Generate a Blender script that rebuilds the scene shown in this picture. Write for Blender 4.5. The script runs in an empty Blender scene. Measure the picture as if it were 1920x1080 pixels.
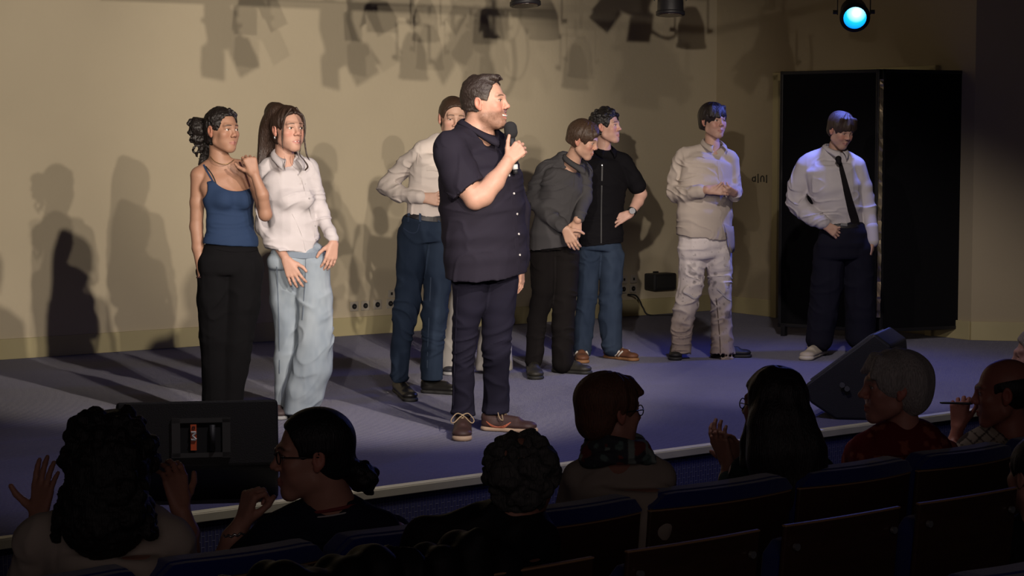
import bpy, bmesh, math, random
import numpy as np
from mathutils import Vector, Matrix
from mathutils.bvhtree import BVHTree

# ------------------------------------------------------------------ camera
ST = 0.50                       # height of the stage top over the hall floor
CZ = ST + 1.47                  # camera height
F = 3632.0                      # focal length in pixels of the 1920 wide frame
PITCH = math.atan(271 / F)
scene = bpy.context.scene
COL = scene.collection
cam_d = bpy.data.cameras.new('camera')
cam_d.sensor_width = 36.0
cam_d.lens = 36.0 * F / 1920
cam_d.clip_end = 200
cam = bpy.data.objects.new('camera', cam_d)
COL.objects.link(cam)
cam.location = (0, 0, CZ)
cam.rotation_euler = (math.pi / 2 - PITCH, 0, 0)
scene.camera = cam
scene.view_settings.view_transform = 'Standard'
scene.view_settings.look = 'None'
scene.view_settings.gamma = 1
scene.view_settings.exposure = 0.0
scene.view_settings.use_curve_mapping = False
scene.cycles.use_denoising = True
scene.cycles.max_bounces = 6
scene.cycles.diffuse_bounces = 3
scene.cycles.glossy_bounces = 3

world = bpy.data.worlds.new('world')
scene.world = world
world.use_nodes = True
world.node_tree.nodes['Background'].inputs[0].default_value = (0.35, 0.36, 0.5, 1)
world.node_tree.nodes['Background'].inputs[1].default_value = 0.02


def V(*a):
    return np.array(a, dtype=np.float64)


def unit(v):
    v = np.asarray(v, dtype=np.float64)
    return v / np.linalg.norm(v)


CAM = V(0, 0, CZ)
_fw = V(0, math.cos(PITCH), -math.sin(PITCH))
_up = V(0, math.sin(PITCH), math.cos(PITCH))


def ray(px, py):
    return _fw + V(1, 0, 0) * (px - 960) / F + _up * (540 - py) / F


def at(px, py, Y):              # point seen at a pixel, at forward distance Y
    d = ray(px, py)
    return CAM + d * (Y / d[1])


def onz(px, py, z=ST):          # point seen at a pixel, on a level plane
    d = ray(px, py)
    return CAM + d * ((z - CZ) / d[2])


# ------------------------------------------------------------------ lights
def spot(name, loc, target, power, col, size=60, blend=0.4, rad=0.05):
    l = bpy.data.lights.new(name, 'SPOT')
    l.energy = power
    l.color = col
    l.spot_size = math.radians(size)
    l.spot_blend = blend
    l.shadow_soft_size = rad
    o = bpy.data.objects.new(name, l)
    COL.objects.link(o)
    o.location = loc
    o.rotation_euler = (Vector(target) - Vector(loc)).to_track_quat('-Z', 'Y').to_euler()
    return o


WARM = (1.0, 0.87, 0.75)
spot('spot_warm_right', (2.35, 4.3, ST + 3.3), (-1.5, 12.5, ST + 1.3), 1148, WARM, 38, .35, .05)
spot('spot_warm_hall', (2.9, 0.9, ST + 2.55), (-1.8, 13.0, ST + 1.6), 1230, WARM, 25, .55, .04)
spot('spot_warm_hall_high', (2.6, 1.6, ST + 3.3), (-1.2, 13.0, ST + 1.3), 656, WARM, 27, .5, .04)
spot('spot_warm_centre', (-0.5, 0.6, ST + 2.35), (-0.55, 13.0, ST + 1.75), 1558, WARM, 22, .6, .04)
spot('spot_warm_left', (-2.6, 2.5, ST + 3.3), (0.1, 12.0, ST + 1.0), 369, WARM, 25, .5, .05)
spot('spot_top_right', (1.5, 8.9, ST + 3.3), (2.1, 12.5, ST + .2), 300, (1.0, .88, .82), 52, .6, .06)
spot('fill_edge', (.2, 7.6, ST + 4.0), (.1, 8.9, ST), 190, (.95, .86, .92), 72, .35, .12)  # added fill spot, unseen, brightening the stage edge and riser
spot('spot_blue_front', (0.9, 6.2, ST + 3.5), (0.9, 9.6, ST - .1), 80, (.22, .25, 1.0), 50, .9, .3)
_a = bpy.data.lights.new('hall_fill', 'AREA'); _a.energy = 48; _a.size = 5; _a.color = (1.0, .80, .76)  # added fill light behind the camera that lifts the dark audience
_o = bpy.data.objects.new('hall_fill', _a); COL.objects.link(_o); _o.location = (0.5, -3.0, 4.3)
_o.rotation_euler = (math.radians(62), 0, 0)



# ------------------------------------------------------------------ objects
def tag(o, label=None, cat=None, group=None, kind=None):
    if label: o['label'] = label
    if cat: o['category'] = cat
    if group: o['group'] = group
    if kind: o['kind'] = kind
    return o


def empty(name, loc, label, cat, group=None):
    o = bpy.data.objects.new(name, None)
    COL.objects.link(o)
    o.location = loc
    o.empty_display_size = 0.1
    return tag(o, label, cat, group)


def mesh_obj(name, verts, quads, mat, parent=None, cols=None, smooth=True):
    """verts in world space; stored relative to the parent's location"""
    v = np.asarray(verts, dtype=np.float32)
    off = V(0, 0, 0)
    p = parent
    while p is not None:
        off = off + np.array(p.location)
        p = p.parent
    v = v - off.astype(np.float32)
    me = bpy.data.meshes.new(name)
    if isinstance(quads, np.ndarray):
        n = len(quads)
        k = quads.shape[1]
        me.vertices.add(len(v))
        me.vertices.foreach_set('co', v.ravel())
        me.loops.add(n * k)
        me.loops.foreach_set('vertex_index', quads.astype(np.int32).ravel())
        me.polygons.add(n)
        me.polygons.foreach_set('loop_start', np.arange(0, n * k, k, dtype=np.int32))
        me.polygons.foreach_set('loop_total', np.full(n, k, dtype=np.int32))
    else:
        me.from_pydata([tuple(x) for x in v.tolist()], [], quads)
        n = len(quads)
    me.polygons.foreach_set('use_smooth', np.full(n, bool(smooth)))
    me.update(calc_edges=True)
    me.validate()
    if cols is not None:
        at_ = me.color_attributes.new('Col', 'FLOAT_COLOR', 'POINT')
        c = np.ones((len(v), 4), dtype=np.float32)
        c[:, :3] = cols
        at_.data.foreach_set('color', c.ravel())
    me.materials.append(mat)
    o = bpy.data.objects.new(name, me)
    COL.objects.link(o)
    if parent is not None:
        o.parent = parent
    return o


class MB:
    """collects simple solids in world space and links them as one mesh"""
    def __init__(s): s.v = []; s.f = []
    def poly(s, pts, faces):
        n = len(s.v)
        s.v += [tuple(p) for p in pts]
        s.f += [tuple(n + i for i in f) for f in faces]
        return s
    def box(s, c, sx, sy, sz, ax=(1, 0, 0), ay=(0, 1, 0), az=(0, 0, 1), bev=0.0):
        c = V(*c); ax = unit(ax) * sx / 2; ay = unit(ay) * sy / 2; az = unit(az) * sz / 2
        if bev <= 0:
            P = [c + i * ax + j * ay + k * az for k in (-1, 1) for (i, j) in ((-1, -1), (1, -1), (1, 1), (-1, 1))]
            return s.poly(P, [(0, 3, 2, 1), (4, 5, 6, 7), (0, 1, 5, 4), (1, 2, 6, 5), (2, 3, 7, 6), (3, 0, 4, 7)])
        bm = bmesh.new()
        M = Matrix([[ax[i] * 2, ay[i] * 2, az[i] * 2, c[i]] for i in range(3)] + [[0, 0, 0, 1]])
        bmesh.ops.create_cube(bm, size=1.0, matrix=M)
        bmesh.ops.bevel(bm, geom=list(bm.edges), offset=bev, segments=2, affect='EDGES', profile=0.5)
        return s.bm(bm)
    def bm(s, bm):
        bm.verts.index_update()
        s.poly([tuple(v.co) for v in bm.verts], [[v.index for v in f.verts] for f in bm.faces])
        bm.free()
        return s
    def tube(s, pts, r, n=8, cap=True):
        pts = [V(*p) for p in pts]
        rs = r if isinstance(r, (list, tuple)) else [r] * len(pts)
        prev = None; rings = []
        for i, p in enumerate(pts):
            t = unit(pts[min(i + 1, len(pts) - 1)] - pts[max(i - 1, 0)])
            if prev is None:
                a = V(0, 0, 1) if abs(t[2]) < .9 else V(1, 0, 0)
            else:
                a = prev
            x = unit(a - t * np.dot(a, t)); prev = x
            y = np.cross(t, x)
            rings.append([p + rs[i] * (x * math.cos(2 * math.pi * k / n) + y * math.sin(2 * math.pi * k / n)) for k in range(n)])
        P = [q for ring in rings for q in ring]
        fs = [(i * n + k, i * n + (k + 1) % n, (i + 1) * n + (k + 1) % n, (i + 1) * n + k) for i in range(len(rings) - 1) for k in range(n)]
        if cap:
            fs += [tuple(range(n))[::-1], tuple((len(rings) - 1) * n + k for k in range(n))]
        return s.poly(P, fs)
    def disc(s, c, nrm, r, t, n=16, r2=None):
        nrm = unit(nrm)
        return s.tube([V(*c) - nrm * t / 2, V(*c) + nrm * t / 2], [r, r2 or r], n)
    def build(s, name, mat, parent=None, smooth=False, bevel=0.0):
        o = mesh_obj(name, np.array(s.v), s.f, mat, parent, smooth=smooth)
        if bevel:
            m = o.modifiers.new('bevel', 'BEVEL'); m.width = bevel; m.segments = 2; m.limit_method = 'ANGLE'
        return o


def smooth_path(pts, n=6):
    pts = [V(*p) for p in pts]
    out = []
    for i in range(len(pts) - 1):
        p0 = pts[max(i - 1, 0)]; p1 = pts[i]; p2 = pts[i + 1]; p3 = pts[min(i + 2, len(pts) - 1)]
        for k in range(n):
            t = k / n
            out.append(.5 * (2 * p1 + (p2 - p0) * t + (2 * p0 - 5 * p1 + 4 * p2 - p3) * t * t + (3 * p1 - p0 - 3 * p2 + p3) * t ** 3))
    out.append(pts[-1])
    return out


# ------------------------------------------------------------------ materials
_mats = {}


def mat(name, col=(.02, .02, .02), rough=0.7, metal=0.0, bump=0.0, bscale=80.0, stretch=(1, 1, 1), vary=0.0, vscale=3.0,
        attr=False, emit=None, estr=0.0, spec=0.5, sheen=0.0, coords='Object', sss=0.0):
    if name in _mats: return _mats[name]
    m = bpy.data.materials.new(name)
    m.use_nodes = True
    nt = m.node_tree; N = nt.nodes; L = nt.links
    b = N['Principled BSDF']
    b.inputs['Base Color'].default_value = (*col, 1)
    b.inputs['Roughness'].default_value = rough
    b.inputs['Metallic'].default_value = metal
    b.inputs['Specular IOR Level'].default_value = spec
    if sheen: b.inputs['Sheen Weight'].default_value = sheen
    if sss:
        b.inputs['Subsurface Weight'].default_value = sss
        b.inputs['Subsurface Radius'].default_value = (0.02, 0.008, 0.004)
        b.inputs['Subsurface Scale'].default_value = 0.5
    if emit:
        b.inputs['Emission Color'].default_value = (*emit, 1)
        b.inputs['Emission Strength'].default_value = estr
    tc = N.new('ShaderNodeTexCoord'); mp = N.new('ShaderNodeMapping')
    mp.inputs['Scale'].default_value = stretch
    L.new(tc.outputs[coords], mp.inputs['Vector'])
    src = None
    if attr:
        a = N.new('ShaderNodeAttribute'); a.attribute_name = 'Col'
        src = a.outputs['Color']
    if vary:
        nz = N.new('ShaderNodeTexNoise'); nz.inputs['Scale'].default_value = vscale
        nz.inputs['Detail'].default_value = 4
        L.new(mp.outputs[0], nz.inputs['Vector'])
        mr = N.new('ShaderNodeMapRange')
        mr.inputs[1].default_value = .3; mr.inputs[2].default_value = .7
        mr.inputs[3].default_value = 1 - vary; mr.inputs[4].default_value = 1 + vary
        L.new(nz.outputs['Fac'], mr.inputs[0])
        mx = N.new('ShaderNodeVectorMath'); mx.operation = 'SCALE'
        if src: L.new(src, mx.inputs[0])
        else: mx.inputs[0].default_value = col
        L.new(mr.outputs[0], mx.inputs['Scale'])
        src = mx.outputs[0]
    if src: L.new(src, b.inputs['Base Color'])
    if bump:
        n2 = N.new('ShaderNodeTexNoise'); n2.inputs['Scale'].default_value = bscale; n2.inputs['Detail'].default_value = 3
        L.new(mp.outputs[0], n2.inputs['Vector'])
        bp = N.new('ShaderNodeBump'); bp.inputs['Strength'].default_value = 1.0; bp.inputs['Distance'].default_value = bump
        L.new(n2.outputs['Fac'], bp.inputs['Height']); L.new(bp.outputs[0], b.inputs['Normal'])
    _mats[name] = m
    return m


def srgb(r, g, b):
    f = lambda c: ((c / 255 + .055) / 1.055) ** 2.4 if c > 10 else c / 255 / 12.92
    return (f(r), f(g), f(b))


# ------------------------------------------------------------------ implicit surfaces
_rng = np.random.RandomState(7)
_perm = _rng.rand(64, 64, 64).astype(np.float32)


def noise(P):                   # smooth value noise, -1..1
    P = np.asarray(P)
    i = np.floor(P).astype(np.int64); f = (P - i).astype(np.float32)
    f = f * f * (3 - 2 * f)
    i = i & 63; j = (i + 1) & 63
    r = 0
    for a, wa in ((0, 1 - f[:, 0]), (1, f[:, 0])):
        for b, wb in ((0, 1 - f[:, 1]), (1, f[:, 1])):
            for c, wc in ((0, 1 - f[:, 2]), (1, f[:, 2])):
                r = r + wa * wb * wc * _perm[(j if a else i)[:, 0], (j if b else i)[:, 1], (j if c else i)[:, 2]]
    return r * 2 - 1


def smooth(a, b, x):
    t = np.clip((x - a) / (b - a), 0, 1)
    return t * t * (3 - 2 * t)


def cone(a, b, ra, rb, sq=None):
    """tapered capsule; sq=(direction, factor) flattens it along that direction"""
    a = V(*a); b = V(*b)
    if sq is not None:
        u = unit(sq[0]); fac = sq[1]
        M = np.eye(3) + np.outer(u, u) * (1 / fac - 1)
    else:
        M = None; fac = 1
    a2 = M @ a if M is not None else a
    b2 = M @ b if M is not None else b
    ab = b2 - a2; L2 = max(float(ab @ ab), 1e-9)
    def f(P):
        if M is not None: P = P @ M.astype(np.float32)
        q = P - a2.astype(np.float32)
        t = np.clip(q @ ab.astype(np.float32) / L2, 0, 1)
        q = q - t[:, None] * ab.astype(np.float32)
        return np.sqrt((q * q).sum(1)) - (ra + (rb - ra) * t)
    m = max(ra, rb)
    return f, np.minimum(a, b) - m, np.maximum(a, b) + m


def slab(a, b, ra, rb, sq, rd=.032):
    """trunk section: elliptic tapered cylinder with softly rounded flat ends"""
    a = V(*a); b = V(*b); u = unit(sq[0]); fac = sq[1]
    ab = b - a; Ln = float(np.linalg.norm(ab)); ax = ab / max(Ln, 1e-6)
    u = unit(u - ax * (u @ ax)); w = np.cross(ax, u)
    rd = min(rd, ra * .5, rb * .5)
    def f(P):
        q = P - a.astype(np.float32)
        t = q @ ax.astype(np.float32)
        x = q @ w.astype(np.float32); y = (q @ u.astype(np.float32)) / fac
        r = ra + (rb - ra) * np.clip(t / Ln, 0, 1)
        dr = (np.sqrt(x * x + y * y) - r) + rd
        dt = np.maximum(-t, t - Ln) + rd
        return np.minimum(np.maximum(dr, dt), 0) + np.sqrt(np.maximum(dr, 0) ** 2 + np.maximum(dt, 0) ** 2) - rd
    m = max(ra, rb)
    return f, np.minimum(a, b) - m, np.maximum(a, b) + m


def ell(c, r, R=None):
    c = V(*c); r = np.array(r if hasattr(r, '__len__') else (r, r, r), dtype=np.float32)
    R = np.eye(3) if R is None else R
    Rf = R.astype(np.float32)
    def f(P):
        q = ((P - c.astype(np.float32)) @ Rf) / r
        k0 = np.sqrt((q * q).sum(1)) + 1e-6
        k1 = np.sqrt(((q / r) ** 2).sum(1)) + 1e-6
        return k0 * (k0 - 1) / k1
    e = np.abs(R) @ r
    return f, c - e, c + e


def half(c, n, size=0.6):       # solid half space behind the plane (n points out)
    c = V(*c); n = unit(n).astype(np.float32)
    def f(P): return (P - c.astype(np.float32)) @ n
    return f, c - size, c + size


class Solid:
    def __init__(s): s.ops = []
    def add(s, prim, k=0.01): s.ops.append(('u', prim, k)); return s
    def sub(s, prim, k=0.006): s.ops.append(('s', prim, k)); return s
    def both(s, prim, k=0.004): s.ops.append(('i', prim, k)); return s
    def chain(s, pts, k=0.012, sq=None, inset=0.0):
        """pts = [(point, radius) or (point, radius, (dir, fac))...]"""
        for i_, (p, q) in enumerate(zip(pts[:-1], pts[1:])):
            if len(p) > 2 and len(q) > 2:       # overlap the sections a little so that they join smoothly
                e0 = .0 if i_ == 0 else .03; e1 = .0 if i_ == len(pts) - 2 else .03
                d_ = unit(q[0] - p[0])
                s.add(slab(p[0] - d_ * e0, q[0] + d_ * e1, p[1] - inset, q[1] - inset, q[2]), k)
                continue
            s.add(cone(p[0], q[0], p[1] - inset, q[1] - inset, q[2] if len(q) > 2 else sq), k)
        return s
    def grid(s, h, disp=None, dband=0.03):
        us = [o for o in s.ops if o[0] == 'u']
        lo = np.min([o[1][1] for o in us], axis=0) - 0.03
        hi = np.max([o[1][2] for o in us], axis=0) + 0.03
        n = np.ceil((hi - lo) / h).astype(int) + 1
        ax = [(lo[i] + h * np.arange(n[i])).astype(np.float32) for i in range(3)]
        Vv = np.full(n, 0.05, dtype=np.float32)
        for kind, (f, blo, bhi), k in s.ops:
            m = 0.03 + k
            a = np.clip(np.floor((blo - m - lo) / h).astype(int), 0, n)
            b = np.clip(np.ceil((bhi + m - lo) / h).astype(int) + 1, 0, n)
            if (b <= a).any(): continue
            sub = Vv[a[0]:b[0], a[1]:b[1], a[2]:b[2]]
            X, Y, Z = np.meshgrid(ax[0][a[0]:b[0]], ax[1][a[1]:b[1]], ax[2][a[2]:b[2]], indexing='ij')
            P = np.stack([X.ravel(), Y.ravel(), Z.ravel()], 1)
            if kind != 'u':
                idx = np.nonzero(sub.ravel() < 0.03)[0]
                if not len(idx): continue
                d = f(P[idx]); v = sub.ravel()[idx]
                if kind == 's': d = -d
                hh = np.maximum(k - np.abs(v - d), 0) / max(k, 1e-5)
                r = np.maximum(v, d) + hh * hh * k * .25
                flat = sub.ravel().copy(); flat[idx] = r
                Vv[a[0]:b[0], a[1]:b[1], a[2]:b[2]] = flat.reshape(sub.shape)
            else:
                d = f(P).reshape(sub.shape)
                hh = np.maximum(k - np.abs(sub - d), 0) / max(k, 1e-5)
                Vv[a[0]:b[0], a[1]:b[1], a[2]:b[2]] = np.minimum(np.minimum(sub, d) - hh * hh * k * .25, 0.05)
        if disp is not None:
            I = np.argwhere(np.abs(Vv) < dband)
            P = (lo + I * h).astype(np.float32)
            Vv[I[:, 0], I[:, 1], I[:, 2]] += disp(P).astype(np.float32)
        for i in range(3):      # keep it closed
            sl = [slice(None)] * 3
            sl[i] = 0; Vv[tuple(sl)] = 0.05
            sl[i] = -1; Vv[tuple(sl)] = 0.05
        return Vv, lo
    def mesh(s, h=0.006, disp=None):
        Vv, lo = s.grid(h, disp)
        S = Vv < 0
        cnt = np.zeros(np.array(S.shape) - 1, dtype=np.int8)
        cr = [(i, j, k) for i in (0, 1) for j in (0, 1) for k in (0, 1)]
        nx, ny, nz = cnt.shape
        for i, j, k in cr: cnt += S[i:i + nx, j:j + ny, k:k + nz]
        I = np.argwhere((cnt > 0) & (cnt < 8))
        acc = np.zeros((len(I), 3)); num = np.zeros(len(I))
        val = {c: Vv[I[:, 0] + c[0], I[:, 1] + c[1], I[:, 2] + c[2]] for c in cr}
        for c in cr:
            for a in range(3):
                if c[a]: continue
                c2 = list(c); c2[a] = 1; c2 = tuple(c2)
                v0, v1 = val[c], val[c2]
                m = (v0 < 0) != (v1 < 0)
                t = np.where(m, v0 / np.where(m, v0 - v1, 1), 0)
                p = np.tile(np.array(c, dtype=float), (len(I), 1)); p[:, a] += t
                acc[m] += p[m]; num[m] += 1
        verts = lo + h * (I + acc / np.maximum(num, 1)[:, None])
        vid = np.full(cnt.shape, -1, dtype=np.int32)
        vid[I[:, 0], I[:, 1], I[:, 2]] = np.arange(len(I))
        quads = []
        for a in range(3):
            b, c = (a + 1) % 3, (a + 2) % 3
            s0 = [slice(0, -1) if q == a else slice(1, -1) for q in range(3)]
            s1 = [slice(1, None) if q == a else slice(1, -1) for q in range(3)]
            E0 = S[tuple(s0)]; E1 = S[tuple(s1)]
            X = np.argwhere(E0 != E1)
            inn = E0[X[:, 0], X[:, 1], X[:, 2]]
            base = X.copy(); base[:, b] += 1; base[:, c] += 1
            def g(db, dc):
                q = base.copy(); q[:, b] += db; q[:, c] += dc
                return vid[q[:, 0], q[:, 1], q[:, 2]]
            Q = np.stack([g(-1, -1), g(0, -1), g(0, 0), g(-1, 0)], 1)
            Q[~inn] = Q[~inn][:, ::-1]
            quads.append(Q)
        Q = np.concatenate(quads)
        Q = Q[(Q >= 0).all(1)]
        return verts, Q
    def build(s, name, material, parent=None, h=0.006, disp=None, col=None):
        v, q = s.mesh(h, disp)
        cols = col(v) if col is not None else None
        return mesh_obj(name, v, q, material, parent, cols)


def bvh_of(o):
    me = o.data
    off = Vector((0, 0, 0)); p = o.parent
    while p is not None: off += p.location; p = p.parent
    off += o.location
    n = len(me.vertices); co = np.empty(n * 3, dtype=np.float32); me.vertices.foreach_get('co', co)
    co = co.reshape(-1, 3) + np.array(off)
    return BVHTree.FromPolygons(co.tolist(), [tuple(f.vertices) for f in me.polygons])


def trace(bvh, px, py, near=0.0):
    d = Vector(ray(px, py)).normalized()
    h = bvh.ray_cast(Vector(CAM), d)
    if h[0] is None: return None, None
    return V(*h[0]) - V(*d) * near, V(*h[1])


def on_surface(bvh, pts, near=0.002):
    """px path -> points lying on the garment"""
    out = []
    last = None
    for px, py in pts:
        p, n = trace(bvh, px, py, near)
        if p is None:
            if last is None: continue
            p = at(px, py, last[0][1]); n = last[1]
        out.append((p, n)); last = (p, n)
    return out


def ribbon(name, bvh, pts, width, thick, material, parent, near=0.0015, sub=4, widths=None):
    """a strip of cloth along a pixel path, lying on a garment"""
    pp = smooth_path([(a[0], a[1], 0) for a in pts], sub)
    hits = on_surface(bvh, [(p[0], p[1]) for p in pp], 0.0)
    if len(hits) < 2: return None
    P = np.array([h_[0] for h_ in hits]); Nn = np.array([h_[1] for h_ in hits])
    for _ in range(3):
        Nn[1:-1] = (Nn[:-2] + Nn[1:-1] + Nn[2:]) / 3
        P[1:-1] = (P[:-2] + P[1:-1] * 2 + P[2:]) / 4
    m = MB(); v = []; n = len(P)
    for i in range(n):
        t = unit(P[min(i + 1, n - 1)] - P[max(i - 1, 0)]); nr = unit(Nn[i])
        s = unit(np.cross(t, nr))
        w = width if widths is None else np.interp(i / (n - 1), np.linspace(0, 1, len(widths)), widths)
        b = P[i] - nr * thick * .6; c = P[i] + nr * (thick * .5 + near)
        v += [b - s * w / 2, b + s * w / 2, c + s * w / 2 * .92, c - s * w / 2 * .92]
    fs = [(i * 4 + k, i * 4 + (k + 1) % 4, i * 4 + 4 + (k + 1) % 4, i * 4 + 4 + k) for i in range(n - 1) for k in range(4)]
    fs += [(3, 2, 1, 0), tuple((n - 1) * 4 + k for k in range(4))]
    m.poly(v, fs)
    return m.build(name, material, parent, smooth=False)

# ------------------------------------------------------------------ people
SKIN_PALE = (0.50, 0.285, 0.205)
SKIN_WARM = (0.42, 0.23, 0.145)
M_skin = mat('skin', SKIN_PALE, 0.5, attr=True, bump=0.0006, bscale=250, vary=0.05, vscale=30, spec=0.35)
M_eye = mat('eye', (.8, .8, .8), 0.15, attr=True)
M_teeth = mat('teeth', (.75, .70, .62), 0.3)


def hairmat(name, col, rough=0.42):
    return mat('hair ' + name, col, rough, bump=0.004, bscale=1.0, stretch=(260, 260, 22), vary=0.35, vscale=1.0, spec=0.4)


def fabric(name, col, rough=0.85, attr=False, bump=0.0006, bscale=350, sheen=0.0, vary=0.04):
    return mat('cloth ' + name, col, rough, bump=bump, bscale=bscale, attr=attr, sheen=sheen, vary=vary, vscale=6, spec=0.10)


class Head:
    """anchor frame of a head. local x = the person's right, y = face, z = up"""
    def __init__(s, c, yaw, pitch=0, roll=0, size=1.0):
        y = math.radians(yaw); p = math.radians(pitch)
        f = V(math.sin(y), -math.cos(y), 0)
        x = V(-math.cos(y), -math.sin(y), 0)
        z = V(0, 0, 1)
        f2 = f * math.cos(p) + z * math.sin(p)
        z2 = z * math.cos(p) - f * math.sin(p)
        r = math.radians(roll)
        x3 = x * math.cos(r) + z2 * math.sin(r)
        z3 = z2 * math.cos(r) - x * math.sin(r)
        s.R = np.stack([x3, f2, z3], 1); s.c = V(*c); s.s = size
    def p(s, x, y, z): return s.c + s.s * (s.R @ V(x, y, z))
    def v(s, x, y, z): return s.R @ V(x, y, z)
    def loc(s, P): return (P - s.c) @ s.R / s.s
    def cone(s, a, b, ra, rb): return cone(s.p(*a), s.p(*b), ra * s.s, rb * s.s)
    def ell(s, c, r): return ell(s.p(*c), np.array(r) * s.s, s.R)


def head_ops(B, H, fem=0.0, mouth=0.0, jaw=1.0, smile=0.0, ears=True, nose=1.0, eyes=True, cheek=1.0, plain=False, slit=.0034):
    B.add(H.ell((0, -.018, .036), (.073, .092, .080)), .01)
    B.add(H.ell((0, .018, -.022), (.060 * jaw, .064, .078)), .03)
    B.add(H.ell((0, .0625, -.0925 + .003 * fem), (.021 * (1 - .2 * fem), .018, .018)), .026)
    for q in (-1, 1):
        B.add(H.cone((q * .049 * jaw, .0, -.057), (q * .016, .056, -.093 + .003 * fem), .016, .014), .028)
        B.add(H.ell((q * .034, .046, -.046), (.020, .022, .024)), .022)
        B.add(H.ell((q * .040, .056, -.016), (.019, .018, .017)), .022)
        B.add(H.cone((q * .038, .067, .028), (q * .008, .079, .024), .0095, .0085 + .002 * (1 - fem)), .014)
        if smile: B.add(H.ell((q * .034, .066, -.034), (.014, .013, .012)), .014)
    B.add(H.ell((0, .059, -.060), (.031, .021, .028)), .02)
    if not plain:
        for q in (-1, 1):
            B.sub(H.ell((q * .031, .096, .008), (.0165, .020, .0110)), .010)
            B.add(H.ell((q * .031, .0655, .0085), (.0150, .0150, .0135)), .004)
            B.sub(H.ell((q * .031, .086, .0070 - (.0034 - slit)), (.0125, .018, slit if not smile else min(slit, .0026))), .002)
            B.add(H.cone((q * .018, .079, .0125), (q * .044, .070, .0115), .0022, .0022), .003)
    n = nose
    B.add(H.cone((0, .077, .020), (0, .080 + .015 * n, -.017), .0078, .0095), .012)
    B.add(H.ell((0, .080 + .018 * n, -.0205), (.0112, .0110, .0098)), .007)
    for q in (-1, 1):
        B.add(H.ell((q * .0125, .090, -.026), (.0075, .0095, .0072)), .005)
        if not plain: B.sub(H.ell((q * .0062, .098, -.0335), (.0035, .0050, .0042)), .003)
    w = .022 + .008 * smile
    up = .004 * smile
    if not plain:
        B.add(H.cone((-w, .070, -.0580 + up), (0, .0850, -.0560), .0034, .0048), .005)
        B.add(H.cone((w, .070, -.0580 + up), (0, .0850, -.0560), .0034, .0048), .005)
        B.add(H.cone((-w, .069, -.0620 + up), (0, .0835, -.0665 - mouth), .0034, .0056), .005)
        B.add(H.cone((w, .069, -.0620 + up), (0, .0835, -.0665 - mouth), .0034, .0056), .005)
        B.sub(H.cone((-w, .086, -.0605 + up), (0, .099, -.0612 - mouth / 2), .0019, .0021 + mouth * .75), .003)
        B.sub(H.cone((w, .086, -.0605 + up), (0, .099, -.0612 - mouth / 2), .0019, .0021 + mouth * .75), .003)
    if ears:
        for q in (-1, 1):
            B.add(H.ell((q * .0775, -.010, .002), (.0075, .017, .028)), .004)
            B.add(H.ell((q * .0745, -.004, -.020), (.0065, .010, .014)), .005)
            B.sub(H.ell((q * .0865, -.008, .004), (.0085, .0105, .0185)), .003)
            B.add(H.ell((q * .0755, .004, -.004), (.004, .005, .007)), .003)


def face_col(H, skin, lips=(0.42, 0.13, 0.11), brow=(0.03, 0.02, 0.015), beard=None, beard_amt=0.0, browz=.0, lipw=.024, blush=.25, browt=.0036, lipz=.0):
    skin = np.array(skin); lips = np.array(lips); brow = np.array(brow)
    def f(v):
        c = np.tile(skin, (len(v), 1)).astype(np.float32)
        if H is None: return c
        L = H.loc(v); x = np.abs(L[:, 0]); y = L[:, 1]; z = L[:, 2]
        near = (np.abs(L).max(1) < .2)
        front = smooth(.03, .06, y) * near
        def mix(w, col):
            nonlocal c
            c = c * (1 - w[:, None]) + np.array(col) * w[:, None]
        bl = np.exp(-((x - .038) ** 2 + (z + .022) ** 2) / .0005) * front
        mix(bl * blush, skin * V(1.12, .62, .62))
        er = smooth(.070, .076, x) * near * (y < .02) * (np.abs(z) < .045)
        mix(er * .45, skin * V(1.15, .62, .60))
        mix(np.exp(-(x ** 2 + (z + .022) ** 2) / .0002) * front * .3, skin * V(1.1, .7, .68))
        if beard is not None:
            b = smooth(-.030, -.050, z) * smooth(-.025, .0, y) * near
            b = np.maximum(b, smooth(.068, .058, x) * smooth(.0, -.03, z) * smooth(.03, .005, y) * smooth(-.03, .0, y) * near)
            b = b * smooth(-.135, -.112, z)
            ns = noise(v * 220) * .25 + noise(v * 90) * .25
            mix(np.clip(b * (beard_amt + ns * beard_amt), 0, 1), beard)
        lp = smooth(1.12, .88, np.sqrt((x / lipw) ** 2 + ((z + .0618) / (.0098 + lipz)) ** 2)) * smooth(.056, .064, y) * near
        mix(lp * .70, lips)
        mix(smooth(.0022, .0008, np.abs(z + .0612 - x * x * 2)) * (x < lipw) * smooth(.056, .064, y) * near * .6, lips * .35)  # shade of the mouth slit, painted as a dark line in the vertex colour
        bz = .0305 + browz - np.clip(x - .026, -1, 1) ** 2 * 9
        bw = smooth(browt * 1.5, browt * .5, np.abs(z - bz)) * smooth(.010, .015, x) * smooth(.052, .042, x) * smooth(.04, .05, y) * near
        mix(bw * .85, brow)
        lash = smooth(.0026, .0010, np.abs(z - .0125 + np.clip(x - .031, -1, 1) ** 2 * 14)) * (np.abs(x - .031) < .0145) * smooth(.055, .06, y) * near
        mix(lash * .8, brow * .6)
        return np.clip(c, 0, 1)
    return f


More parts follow.
